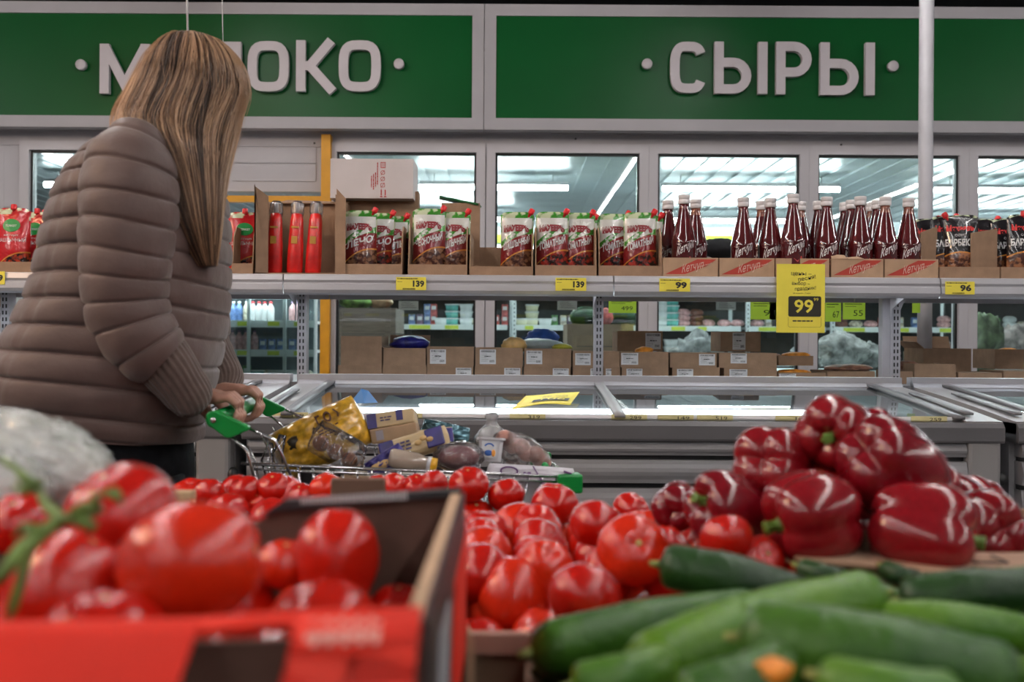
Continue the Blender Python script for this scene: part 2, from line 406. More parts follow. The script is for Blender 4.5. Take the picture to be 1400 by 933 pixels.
# ---------------- store tube lamps (they light the hall and mirror in the panes) ----------------
tube_m = pm('lamp_tube', (1, 1, 1), .5, var=0, emis=((1.0, .97, .95), TUBE))
cold_m = pm('cold_tube', (1, 1, 1), .5, var=0, emis=((.88, .97, 1.0), COLD))
lamp0 = None
hous = pm('lamp_housing', (.5, .5, .5), .5)
def lamp_mesh(L_, nm, mt, parentthing, axis, zt=0, r=.016):
    m = MB()
    if axis == 'y': m.box(-.035, .035, -L_/2, L_/2, .02, .05)
    else: m.box(-L_/2, L_/2, -.035, .035, .02, .05)
    m.obj('housing', hous, parentthing)
    m = MB(); a = Vector((0, L_/2, 0)) if axis == 'y' else Vector((L_/2, 0, 0)); m.tube([-a, a], r, 10); m.obj('tube', mt, parentthing)
for x in (-4.8, -1.72, 1.27, 4.85):
    for k in range(7):
        y = 3.4-k*1.6
        if lamp0 is None:
            lamp0 = thing('ceiling_lamp', 'bare tube lamp in the rows above the shop hall, seen mirrored in the windows', 'lamp', (x, y, 3.02), group='tube lamp rows of the shop hall'); lamp_mesh(1.5, 'l', tube_m, lamp0, 'y', r=.02)
            for yy in (-.5, .5): MB().tube([(0, yy, .05), (0, yy, .53)], .004, 5).obj('suspension_wire', hous, lamp0)
            dd = lamp0
        else: dd = dup(lamp0, loc=(x, y, 3.02))
        dd['label'] = 'bare hall lamp, %s in the %s row' % (('nearest the signs', 'second from the signs', 'third from the signs', 'fourth from the signs', 'fifth from the signs', 'sixth from the signs', 'farthest from the signs')[k], {-4.8: 'leftmost', -1.72: 'second', 1.27: 'third', 4.85: 'rightmost'}[x])
# warm spot over the produce, behind-left of the camera
sp = bpy.data.lights.new('warm_spot', 'AREA'); sp.energy = 40; sp.color = (1, .62, .35); sp.size = .35
so = bpy.data.objects.new('warm_spot', sp); COL.objects.link(so); so.location = (-3.2, .9, 2.9)
so.rotation_euler = (Vector((-.7, 1.8, 1.3))-so.location).to_track_quat('-Z', 'Y').to_euler()

# ---------------- cold room ----------------
mb = MB()
ZC = 2.62
mb.box(XL, XR, YW+.1, 12.4, ZC+.02, ZC+.1)
x = -7.2
while x < 7.3: mb.box(x, x+.018, YW+.1, 12.4, ZC+.002, ZC+.02); mb.box(x+.018, x+.2, YW+.1, 12.4, ZC+.012, ZC+.02); x += .2
struct('ceiling_cold_room', mb, pm('cold_ceiling', (.42, .48, .50), .35, var=.04))
mb = MB(); mb.box(XL, XR, 12.3, 12.4, 0, ZC); struct('wall_cold_room', mb, cold_w)
cl = None
for (a, b, Y, z) in ((572, 775, 8.95, 2.5), (905, 1146, 8.95, 2.5), (1277, 1480, 8.95, 2.5), (60, 240, 8.95, 2.5), (560, 700, 11.3, 2.5), (905, 1090, 11.3, 2.5), (1240, 1440, 11.3, 2.5), (300, 460, 7.4, 2.45), (1560, 1760, 8.95, 2.5), (480, 760, 6.3, 2.52), (820, 1100, 6.3, 2.52), (1160, 1440, 6.3, 2.52)):  # the nearest row, hidden by the header, is added to brighten the goods
    xa, xb = XX(a, Y), XX(b, Y)
    t = thing('cold_room_lamp', 'cold white tube lamp under the ribbed ceiling beyond the glass', 'lamp', ((xa+xb)/2, Y, z), group='tube lamps of the cold room')
    lamp_mesh(xb-xa, 'c', cold_m, t, 'x', r=.022)
    for s_ in (-.4, .4): MB().tube([(s_*(xb-xa), 0, .05), (s_*(xb-xa), 0, ZC-z)], .004, 5).obj('suspension_wire', hous, t)
# ================= FREEZER ISLAND =================
fz_body = pm('freezer_grey', (.22, .212, .222), .42, var=.05, scale=5)
fz_rim = pm('freezer_rim', (.11, .105, .11), .4, var=.05, scale=5)
fz_cap = pm('freezer_end_plastic', (.24, .225, .225), .4, var=.05, scale=5)
fz_in = pm('freezer_liner', (.6, .64, .66), .35, var=.03)
lid_g = glassm('lid_glass', (.85, .9, .9), 1.55, .03)
YF, YR = 2.78, 3.47
def lidz(Y):
    u = (Y-YF)/(YR-YF); return .900+(YR-YF)*(.108*u-.018*u*u)
def lidprof(n=12, dz=0.0):
    return [(YF+(YR-YF)*i/n, lidz(YF+(YR-YF)*i/n)+dz) for i in range(n+1)]
def freezer(x0, x1, label, bands, cap_l=True, cap_r=True, vent=False):
    t = thing('chest_freezer', label, 'freezer', (x0, 0, 0)); L_ = x1-x0
    m = MB(); m.box(0, L_, YF+.02, 3.5, .06, .55); m.box(0, L_, YF+.02, YF+.08, .55, .845); m.box(0, L_, 3.44, 3.5, .55, .955); m.box(0, .04, YF+.08, 3.44, .55, .86); m.box(L_-.04, L_, YF+.08, 3.44, .55, .86)
    m.box(.05, L_-.05, YF+.06, 3.46, 0, .06)
    m.obj('cabinet', fz_body, t)
    m = MB(); m.box(.04, L_-.04, YF+.08, 3.44, .55, .56); m.obj('liner', fz_in, t)
    # front fascia: rounded rim, bumper bars with black grooves
    m = MB(); pr = [(YF-.03, .845), (YF-.034, .852), (YF-.034, .888), (YF-.024, .9), (YF+.06, .9), (YF+.06, .845)]
    m.prism(pr, -.0, L_, 'x'); m.obj('rim', fz_rim, t)
    for k, (za, zb, d) in enumerate(((.805, .842, .026), (.728, .792, .03), (.635, .713, .026), (.40, .625, .014), (.12, .39, .012))):
        n = 6; pr = [(YF+.03, za), (YF-d+.008, za)]+[(YF-d+.012*(1-math.sin(PI*i/n)), za+(zb-za)*i/n) for i in range(n+1)][1:-1]+[(YF-d+.008, zb), (YF+.03, zb)]
        m = MB(); m.prism(pr, .015, L_-.1, 'x', smooth=False); m.obj('front_panel', fz_body, t)
    m = MB(); m.box(.02, L_-.1, YF+.0, YF+.02, .1, .845); m.obj('groove_backing', black_p, t)
    # right corner post of the front
    m = MB(); m.bbox(L_-.1, L_-.005, YF-.028, YF+.05, .1, .9, .012); m.obj('corner_post', fz_cap, t)
    m = MB()
    m.ell((L_-.0, YF-.01, .745), (.016, .02, .02), 12, 8); m.obj('bumper_wheel', black_p, t)
    if vent:
        m = MB(); m.bbox(.3, .72, YF-.05, YF-.02, .70, .80, .01); m.obj('handle_panel', fz_body, t)
        m = MB(); m.box(.33, .70, YF-.056, YF-.048, .745, .775); m.obj('handle_slot', black_p, t)
    pf = lidprof(12, 0)
    for (a, b, nm) in ((0, .1, 'end_cap'), (L_-.1, L_, 'end_cap')):
        m = MB(); q = [(YF-.02, .87)]+[(YF-.02, .905)]+[(y, z+.006) for y, z in pf]+[(3.5, .985), (3.5, .87)]
        m.prism(q, a, b, 'x'); o = m.obj(nm, fz_cap, t)
        m = MB(); m.strip([(y, z+.014) for y, z in pf[1:9]], a+.03, a+.055, .006); m.obj('lid_track', fz_rim, o)
    m = MB()
    pg = lidprof(24); n = len(pg); m.add([(x, y, z+.004) for x in (.1, L_-.1) for y, z in pg], [(i, i+1, n+i+1, n+i) for i in range(n-1)], 0, True)
    m.obj('lid_glass', lid_g, t)
    half = L_/2
    for a in (.1, half-.02, L_-.125):
        m = MB(); m.strip([(y, z+.012) for y, z in pf], a, a+.03, .008); m.obj('lid_frame', fz_rim if a != half-.02 else fz_cap, t)
    m = MB(); m.box(0, L_, 3.475, 3.53, .972, 1.0); m.prism([(3.465, .955), (3.465, .968), (3.478, .985), (3.478, .955)], .0, L_, 'x'); m.obj('rear_rail', metal_l, t)
    m = MB(); m.box(.11, L_-.11, 3.428, 3.438, .869, .888); m.obj('inner_lamp', pm('freezer_led', (1, 1, 1), .5, var=0, emis=((.88, .95, 1.0), 6)), t)
    m = MB(); m.prism([(YF+.012, .9), (YF+.016, .914), (YF+.02, .914), (YF+.03, .9)], .1, L_-.1, 'x'); m.obj('price_rail', white_p, t)
    for (xx, s_) in bands:
        m = MB(); m.box(xx-x0-.05, xx-x0+.05, YF+.008, YF+.0115, .901, .916); addtext(m, s_, .013, (xx-x0-.0, YF+.0072, .903), mi=1, width=.033)
        m.obj('price_strip', [pm('pale_yellow_paper', (.62, .55, .28), .6), ink], t)
    # frozen packs inside, seen through the lid
    r = random.Random(int(x0*100))
    cols = [(.45, .47, .5), (.35, .38, .5), (.5, .42, .38), (.3, .42, .35), (.5, .5, .52)]
    xx = x0+.12
    k = 0
    while xx < x1-.2:
        w_ = r.uniform(.16, .24); mt = pm('frozen_pack_%d' % (k % 5), cols[k % 5], .4, var=.25, scale=14)
        for (ya, yb) in ((YF+.11, YF+.34), (YF+.36, YF+.6)):
            MB().bbox(-w_/2, w_/2, -(yb-ya)/2, (yb-ya)/2, 0, r.uniform(.12, .2), .015).obj('frozen_pack', mt, None, (xx+w_/2, (ya+yb)/2, .561), label='frozen food pack lying inside the glass-topped freezer', cat='frozen food', group='frozen packs in the freezers')
        xx += w_+.02; k += 1
    return t
freezer(-2.86, -.775, 'grey chest freezer behind the woman and the cart handle, with a dark handle slot', [(-2.0, '219'), (-1.2, '199'), (-.9, '109')], vent=False)
freezer(-.745, 1.362, 'grey chest freezer behind the cart, the middle one with two curved glass lids', [(-.62, '169'), (-.30, '109'), (.045, '319'), (.33, '299'), (.46, '149'), (.57, '519'), (.79, '103'), (1.17, '259')], vent=True)
freezer(1.40, 3.5, 'grey chest freezer at the right edge of the photograph, mostly out of frame', [(1.8, '299')])
# ================= SHELVING OVER THE FREEZERS =================
SZ = 1.335; YSH = 3.25; YU = 3.62
t = thing('gondola_shelf', 'long light grey metal shelf over the freezers, on slotted uprights', 'shelf', (0, YSH, 0))
xj = [XX(-60, YSH), XX(388, YSH), XX(838, YSH), XX(1283, YSH), XX(1730, YSH)]
m0 = (xj[2]-xj[1]); xj[0] = xj[1]-m0; xj = [xj[0]-m0]+xj
lip = [(.0, .0), (-.012, -.003), (-.016, -.02), (-.012, -.028), (-.018, -.034), (-.019, -.052), (-.012, -.062), (.004, -.068), (.006, -.06), (.006, -.0)]
for i in range(len(xj)-1):
    a, b = xj[i]+.002, xj[i+1]-.002
    m = MB(); m.box(a, b, .0, .39, SZ-.022, SZ); m.obj('shelf_board', metal_l, t)
    m = MB(); m.prism([(y-.0, SZ+z) for y, z in lip], a, b, 'x'); m.obj('price_rail', metal_l, t)
    m = MB(); m.box(a, b, .42, .80, SZ-.022, SZ); m.box(a, b, .80, .812, SZ-.05, SZ+.002); m.obj('back_shelf_board', metal_l, t)
    m = MB(); m.tube([(a+.08, .27, SZ-.041), (b-.08, .27, SZ-.041)], .009, 8); m.obj('shelf_fill_tube', pm('shelf_fill_glow', (1, 1, 1), .5, var=0, emis=((.90, .96, 1.0), 32)), t)  # added glow, hidden behind the lip, to brighten the cartons below
    m = MB(); m.box(a, b, .1, .36, SZ-.03, SZ-.0225); m.box(a, b, .284, .288, SZ-.0515, SZ-.03); m.obj('underside_and_shield', pm('shelf_underside', (.5, .53, .56), .4), t)  # the thin upright strip is added to keep the glow off the panes
xu = [XX(818, YU)-m0*1.0*k for k in (2, 1, 0, -1, -2)]
for x in xu:
    m = MB(); m.box(x-.016, x+.016, YU-YSH-.02, YU-YSH+.03, .0, SZ-.025); u = m.obj('upright', metal_u, t)
    m = MB()
    for k in range(15):
        z = SZ-.045-k*.024
        for sx in (-.0085, .0035): m.box(x+sx, x+sx+.005, YU-YSH-.0215, YU-YSH-.0198, z-.014, z)
    m.obj('slot', black_p, u, kind='stuff')
    br = [(YU-YSH-.02, SZ-.024), (.02, SZ-.024), (.02, SZ-.035), (.2, SZ-.05), (YU-YSH-.04, SZ-.09), (YU-YSH-.02, SZ-.15)]
    m = MB(); m.prism(br, x-.022, x-.019, 'x'); m.obj('bracket', metal_u, t)
# wide gusset on the right upright
x = xu[3]
for s_, w_ in ((-1, .06), (1, .045)):
    m = MB(); pl = [(x+s_*.016, SZ-.03), (x+s_*(.016+w_), SZ-.03), (x+s_*(.016+w_*.55), SZ-.05), (x+s_*(.022), SZ-.095), (x+s_*.018, SZ-.13), (x+s_*.016, SZ-.13)]
    m.prism(pl, YU-YSH-.004, YU-YSH, 'y'); m.obj('gusset', metal_u, t)
m = MB(); m.box(x-.045, x-.0165, YU-YSH-.01, YU-YSH+.03, .9, SZ-.03); m.obj('upright_cover', metal_u, t)
# back yellow tags on the rear rail
k = 0
for (a, b) in ((-20, 5), (308, 326), (358, 390), (442, 474), (558, 590), (708, 740), (815, 840), (935, 968), (1020, 1045), (1140, 1175), (1280, 1304), (1362, 1392)):
    xa, xb = XX(a, 4.07), XX(b, 4.07); zz = SZ-.048
    MB().box(xa, xb, 4.0635, 4.066, zz, zz+.02).obj('shelf_tag', yel, None, label='small yellow price tag on the rear rail under the shelf', cat='price tag', group='price tags on the rear shelf rail')
def price_tag(px0, px1, py0, s_, label):
    Y = YSH-.021; a, b = XX(px0, Y), XX(px1, Y); z = P(px0, py0, Y).z; z1 = z; z0 = z-.042
    t = thing('price_tag', label, 'price tag', (a, Y, z0)); W_ = b-a
    MB().box(0, W_, 0, .0012, 0, .042).obj('card', yel, t)
    m = MB(); addtext(m, s_, .026, (W_-.047, -.0006, .012), width=.037, bold=.0012); m.obj('price', ink, t)
    m = MB(); dashes(m, (.004, -.0006, .0355), (1, 0, 0), (0, 0, 1), W_*.7, .004, 1, 3, gap=.7)
    m.box(.004, .02, -.0006, -.0004, .0265, .0275)
    r = random.Random(s_)
    xx = .022
    while xx < .062: d = r.choice((.0007, .0013)); m.box(xx, xx+d, -.0006, -.0004, .0015, .0065); xx += d+.0009
    m.obj('small_print', ink, t)
    return t
price_tag(-36, 6, 371, '119', 'yellow price tag cut by the left edge, on the shelf rail')
price_tag(541, 582, 379, '139', 'yellow price tag 139 under the brown tray of meat sauces')
price_tag(759, 801, 380, '139', 'yellow price tag 139 under the brown trays of tomato sauces')
price_tag(901, 943, 381, '99', 'yellow price tag 99 under the leftmost ketchup carton')
price_tag(1292, 1332, 385, '96', 'yellow price tag 96 under the black barbecue pouches')
# promo sign
a = P(1062, 361, YSH-.035); t = thing('promo_sign', 'large yellow promotion sign with black 99 hanging from the shelf rail', 'sign', a)
H_, W_ = .222, .156
MB().box(0, W_, 0, .0015, -H_, 0).obj('card', yel, t)
m = MB()
def wav(ph): return lambda x, y: (x, y+.0035*math.sin(x*40+ph))
def dirs(a): c, n_ = math.cos(math.radians(a)), math.sin(math.radians(a)); return dict(ux=(c, 0, n_), uy=(-n_, 0, c))
addtext(m, 'цены –', .0185, (.045, -.0008, -.036), width=.066, **dirs(-1)); addtext(m, 'песня!', .0185, (.069, -.0008, -.057), width=.057, **dirs(11))
addtext(m, 'выбор –', .0165, (.048, -.0008, -.067), width=.058, **dirs(-2)); addtext(m, 'праздник!', .0165, (.058, -.0008, -.0865), width=.068, **dirs(4)); addtext(m, '28 апреля – 7 мая', .006, (.052, -.0008, -.0965), width=.056); dashes(m, (.052, -.0008, -.186), (1, 0, 0), (0, 0, 1), .078, .006, 1, 5, gap=.7)
m.obj('lettering', ink, t)
m = MB()
pts = []
for cx, cz, a0 in ((.138, -.110, 0), (.044, -.110, 90), (.044, -.164, 180), (.138, -.164, 270)): pts += arc(cx, cz, .006, .006, a0, a0+90, 5)
m.prism(pts, -.0009, -.0002, 'y'); pan = m.obj('price_panel', pm('panel_dark', (.02, .018, .01), .6), t)
m = MB(); addtext(m, '99', .058, (.056, -.0014, -.156), bold=.0012, width=.062); addtext(m, '99', .014, (.119, -.0014, -.119), width=.015); m.obj('digits', yel, pan)
m = MB(); ribbon(m, pts_ := [(.038, -.172), (.038, -.200), (.042, -.204), (.140, -.204), (.144, -.200), (.144, -.172)], .0006, -.0006, -.0001); m.obj('outline', ink, t)
# leaflet on the freezer lid
a = P(752, 553, 2.98)
t = thing('leaflet', 'curled yellow leaflet with an upside price lying on the freezer glass', 'leaflet', (.10, 2.98, 0))
def leaf(u, v):
    x = -.10+u*.15+.045*v+.02*u; y = -.12+v*.26+.03*u; z = lidz(2.98+y)+.012+.014*math.sin(u*PI)*(1-v*.6)+.012*u*u+.010*max(0, .3-u)
    return (x, y, z)
m = MB(); n = 10; vs = [leaf(i/n, j/n) for j in range(n+1) for i in range(n+1)]; fs = [(j*(n+1)+i, j*(n+1)+i+1, (j+1)*(n+1)+i+1, (j+1)*(n+1)+i) for j in range(n) for i in range(n)]
m.add(vs, fs, 0, True); o = m.obj('sheet', yel, t); o.modifiers.new('s', 'SOLIDIFY').thickness = .001
m = MB()
def patch(m, u0, u1, v0, v1, dz, mi=0, n=6):
    vs = [tuple(Vector(leaf(u0+(u1-u0)*i/n, v0+(v1-v0)*j/n))+Vector((0, 0, dz))) for j in range(n+1) for i in range(n+1)]
    m.add(vs, [(j*(n+1)+i, j*(n+1)+i+1, (j+1)*(n+1)+i+1, (j+1)*(n+1)+i) for j in range(n) for i in range(n)], mi, True)
patch(m, .28, .92, .22, .42, .0022); m.obj('price_panel', MATS['panel_dark'], t)
vs, fs = textgeo('106', 1.0); x1_ = max(v.x for v in vs); y1_ = max(v.y for v in vs)
MB().add([tuple(Vector(leaf(.36+.5*v.x/x1_, .24+.16*v.y/y1_))+Vector((0, 0, .0042))) for v in vs], fs).obj('digits', yel, t)
m = MB()
for (q, ss) in ((.62, 'выбор – праздник'), (.54, 'цены – песня')):
    vs, fs = textgeo(ss, 1.0); x1_ = max(v.x for v in vs); y1_ = max(v.y for v in vs)
    m.add([tuple(Vector(leaf(.4+.45*v.x/x1_, q+.05*v.y/y1_))+Vector((0, 0, .0025))) for v in vs], fs)
m.obj('lettering', ink, t)
# blue and green folder in the lid: a solid card stands for the mirrored colour
t = thing('reflection', 'blue and green folder put as a card on the freezer glass behind the pasta bag', 'reflection', (XX(502, 3.0), 3.0, lidz(3.0)+.008))
m = MB(); m.add([(-.05, 0, 0), (-.005, -.02, 0), (.03, .02, 0), (.0, .03, .035), (-.02, .02, .042)], [(0, 1, 4), (1, 3, 4), (1, 2, 3)]); m.add([(-.05, .004, 0), (-.005, -.016, 0), (.03, .024, 0), (.0, .034, .035), (-.02, .024, .042)], [(4, 1, 0), (4, 3, 1), (3, 2, 1)]); m.obj('blue_sheet', pm('blue_sheet', (.03, .16, .42), .4), t)
# middle deck behind the uprights where the open cartons stand
MB().box(-4.6, 3.9, 3.66, 4.46, .0, .965).obj('rear_cabinet', fz_body, None, label='grey back row of freezers, carrying the brown cartons behind the uprights', cat='freezer')

# ================= CARTONS BEHIND =================
lblp = paper
def label_sheet(parent, x, z, w_, h_, y=-.0008, seed=0):
    o = MB().box(x, x+w_, y, y+.0006, z, z+h_).obj('label', lblp, parent)
    m = MB(); r = random.Random(seed); xx = x+w_*.08
    while xx < x+w_*.92: d = r.choice((.0006, .0012, .0018)); m.box(xx, xx+d, y-.0004, y, z+h_*.80, z+h_*.95); xx += d+.0011
    for k in range(5):
        zz = z+h_*(.68-k*.12); m.box(x+w_*.1, x+w_*r.uniform(.4, .62), y-.0004, y, zz, zz+.0009)
    for k in range(6): m.box(x+w_*(.62+.05*k), x+w_*(.62+.05*k)+.0014, y-.0004, y, z+h_*.12, z+h_*.28)
    dashes(m, (x+w_*.3, y-.0004, z+h_*.50), (1, 0, 0), (0, 0, 1), w_*.5, h_*.1, 1, seed, gap=.6)
    m.obj('print', ink, o)
def carton(px0, px1, py0, py1, Y, label, d=.22, mt=None, lab=None, flaps=0, tape=False, group=None):
    a = P(px0, py1, Y); b = P(px1, py0, Y); W_ = b.x-a.x; H_ = b.z-a.z
    t = thing('cardboard_box', label, 'box', a, group=group)
    mt = mt or kraft
    m = MB(); th = .004
    m.box(0, W_, 0, th, 0, H_); m.box(0, W_, d-th, d, 0, H_); m.box(0, th, th, d-th, 0, H_); m.box(W_-th, W_, th, d-th, 0, H_); m.box(th, W_-th, th, d-th, 0, th)
    if flaps == 0: m.box(th, W_/2-.001, th, d-th, H_-th, H_-.001); m.box(W_/2+.001, W_-th, th, d-th, H_-th, H_-.001)
    m.obj('body', mt, t)
    if flaps == 1:
        m = MB(); m.add([(0, d, H_), (W_, d, H_), (W_, d+.02, H_+.05), (0, d+.02, H_+.05)], [(0, 1, 2, 3)]); o = m.obj('flap', mt, t); o.modifiers.new('s', 'SOLIDIFY').thickness = .003
        m = MB(); m.add([(0, 0, H_), (0, d, H_), (-.03, d, H_+.03), (-.03, 0, H_+.025)], [(0, 1, 2, 3)]); o = m.obj('flap', mt, t); o.modifiers.new('s', 'SOLIDIFY').thickness = .003
    if tape: MB().box(W_*.42, W_*.58, -.0005, -.0001, 0, H_).obj('tape', pm('tape', (.36, .26, .19), .3), t)
    if lab:
        for (fx, fz, fw, fh) in lab: label_sheet(t, W_*fx, H_*fz, W_*fw, H_*fh, seed=int(px0+py0))
    return t
YC = 3.82
LB = (.06, .12, .34, .74)
lowers = [(462, 522, 'bottom brown carton under the closed one by the yellow post'), (523, 583, 'bottom brown carton under the open one with blue wrap'), (584, 647, 'bottom carton, third from the yellow post'), (649, 714, 'bottom carton, fourth from the yellow post'),
          (716, 780, 'bottom carton, fifth from the yellow post'), (783, 822, 'narrow bottom carton left of the second upright'), (826, 848, 'bottom carton end just right of the second upright'), (850, 914, 'bottom carton right of the second upright'), (919, 984, 'bottom carton under the one labelled on its right side'), (990, 1062, 'bottom carton left under the big yellow promo sign')]
for i, (a, b, lb) in enumerate(lowers):
    carton(a, b, 500+.006*(a-460), 526, YC, lb, d=.22, lab=[] if i < 2 else [(.62, .3, .34, .6)] if i in (2, 3, 4, 5) else [(.1, .3, .34, .6)])
uppers = [(466, 522, 461, 'closed plain brown carton nearest the yellow post', [], 0), (524, 582, 477, 'open brown carton with blue wrap inside', [], 1), (584, 648, 475, 'brown carton with a white label, right of the open carton', [LB], 0), (650, 715, 476, 'brown carton with a white label and a tan pack on top', [(.09, .12, .34, .78)], 0),
          (717, 781, 477, 'brown carton with tilted label under the blue bag', [(.04, .14, .34, .74)], 0), (783, 811, 480, 'narrow brown carton with a label, left of the second upright', [(.12, .12, .76, .74)], 0), (825, 847, 480, 'plain carton end just right of the second upright', [], 0), (848, 914, 481, 'brown carton with label on its left and orange packs on top', [(.02, .16, .35, .76)], 0),
          (916, 980, 482, 'brown carton with its label at the right end', [(.62, .16, .34, .76)], 0), (983, 1062, 482, 'brown carton with label at upper left, under the raised carton', [(.2, .30, .28, .66)], 0)]
for (a, b, y0, lb, lab, fl) in uppers:
    carton(a, b, y0+.004*(a-700), 500+.006*(a-460), YC, lb, d=.2, lab=lab, flaps=fl)
carton(844, 906, 453, 480, 4.06, 'raised brown carton with a label, behind the orange packs', d=.2, lab=[(.62, .1, .34, .8)])
carton(985, 1040, 454, 481, 4.06, 'raised brown carton with a label, behind and above the right cartons', d=.2, lab=[(.3, .1, .32, .85)])
carton(1064, 1112, 487, 500, 3.9, 'low brown tray with an orange pack, under the promo sign', d=.2, flaps=2); carton(1064, 1129, 510, 526, YC, 'bottom brown tray with a yellow pack right of the promo sign', d=.2, flaps=2, lab=[(.02, .3, .35, .6)])
carton(1131, 1196, 508, 526, YC, 'shallow tray heaped with brown packs left of the right upright', d=.22, flaps=2); carton(1226, 1248, 508, 526, YC, 'shallow brown tray just right of the right upright', flaps=2)
carton(1250, 1307, 498, 526, YC, 'open brown carton behind the steel column', d=.2, flaps=2); carton(1262, 1328, 477, 527, 4.08, 'taller brown carton with slanted lid behind the steel column', d=.2, flaps=1)
carton(1310, 1370, 510, 528, YC, 'long low brown carton right of the steel column', d=.2, flaps=0); carton(1372, 1440, 508, 528, YC, 'low brown carton at the right edge', d=.2)
carton(1360, 1400, 478, 505, 4.15, 'brown box of frozen items with a yellow stripe near the right edge', d=.2, flaps=2)
carton(30-80, 30, 500, 520, YC, 'brown carton on the rear deck at the far left edge', d=.2)
# bags lying in and on the cartons
def bag(px, py, wpx, hpx, Y, mt, label, name='food_bag', cat='bag', dp=.6, seed=0, ridg=.18, parts=None):
    c = P(px, py, Y); a = wpx/F*Y/2; h = hpx/F*Y/2; off = seed*3.1
    m = MB(); m.ell((0, 0, 0), (a, a*dp, h), 22, 14, fn=lambda d, ph, th: 1+ridg*noise.noise(Vector((d.x*2.2+off, d.y*2.2, d.z*2.2)))+ridg*.5*noise.noise(Vector((d.x*7+off, d.y*7, d.z*7))))
    return m.obj(name, mt, None, c, label=label, cat=cat)
bag(560, 470, 52, 22, 3.95, pm('blue_wrap', (.02, .02, .22), .3, var=.5, scale=30), 'dark blue crumpled wrap in the open carton', seed=1)
bag(703, 472, 34, 22, 3.9, pm('tan_pack', (.60, .36, .12), .35, var=.3, scale=20), 'tan snack pack on the carton left of the blue bag', seed=2)
bag(741, 462, 44, 24, 4.1, pm('blue_bag', (.03, .12, .5), .4, var=.3, scale=20), 'bright blue plastic bag in front of the stacked tubs', seed=3)
bag(738, 471, 64, 16, 4.0, pm('pale_bag', (.5, .6, .62), .3, var=.2), 'pale translucent bag lying under the blue bag', seed=4)
bag(768, 475, 28, 10, 3.92, pm('olive_pack', (.40, .38, .03), .4, var=.3), 'olive green snack pack on the carton right of the blue bag', seed=5)
bag(881, 480, 24, 12, 3.9, pm('orange_pack', (.75, .26, .02), .4, var=.4, scale=30), 'bright orange pack lying on the carton right of the second upright', seed=6)
bag(1088, 486, 38, 9, 3.95, pm('orange_pack', (.75, .26, .02)), 'orange pack in the low tray under the promo sign', seed=7)
bag(1085, 509, 44, 8, 3.9, pm('orange_pack', (.75, .26, .02)), 'yellow-orange pack in the bottom tray right of the cartons', seed=8)
bag(1160, 504, 64, 12, 3.93, pm('brown_pack', (.24, .11, .07), .5, var=.6, scale=30), 'brown mixed packs heaped in the shallow tray', seed=9)
bag(1240, 500, 30, 14, 3.95, pm('brown_pack', (.24, .11, .07)), 'brown pack heap beside the steel column', seed=10)
bag(1378, 481, 34, 10, 4.25, pm('orange_pack', (.75, .26, .02)), 'orange pack on the box at the right edge', seed=11)

# ================= GOODS ON THE TOP SHELF =================
def shelf_box(px0, px1, py0, label, Y=3.30, d=.2, mt=None, py1=None, **k):
    a = XX(px0, Y); b = XX(px1, Y)
    return a, b
def tray(px0, px1, label, Y=3.275, d=.3, fh=.035, sh=.165, mt=None, cut=True, th=.004, back=.165, left=True, right=True, sh2=None):
    a = XX(px0, Y); b = XX(px1, Y); W_ = b-a; t = thing('display_tray', label, 'box', (a, Y, SZ+.0005)); mt = mt or kraft
    m = MB(); m.box(0, W_, 0, th, 0, fh); m.box(0, W_, d-th, d, 0, back); m.box(th, W_-th, th, d-th, 0, th)
    for (x0, x1, on, hh) in ((0, th, left, sh), (W_-th, W_, right, sh2 or sh)):
        if on: m.prism([(th, 0), (th, fh), (.02, hh*.8), (.05, hh), (d-th, hh), (d-th, 0)] if cut else [(th, 0), (th, hh), (d-th, hh), (d-th, 0)], x0, x1, 'x')
    m.obj('body', mt, t); return t, W_
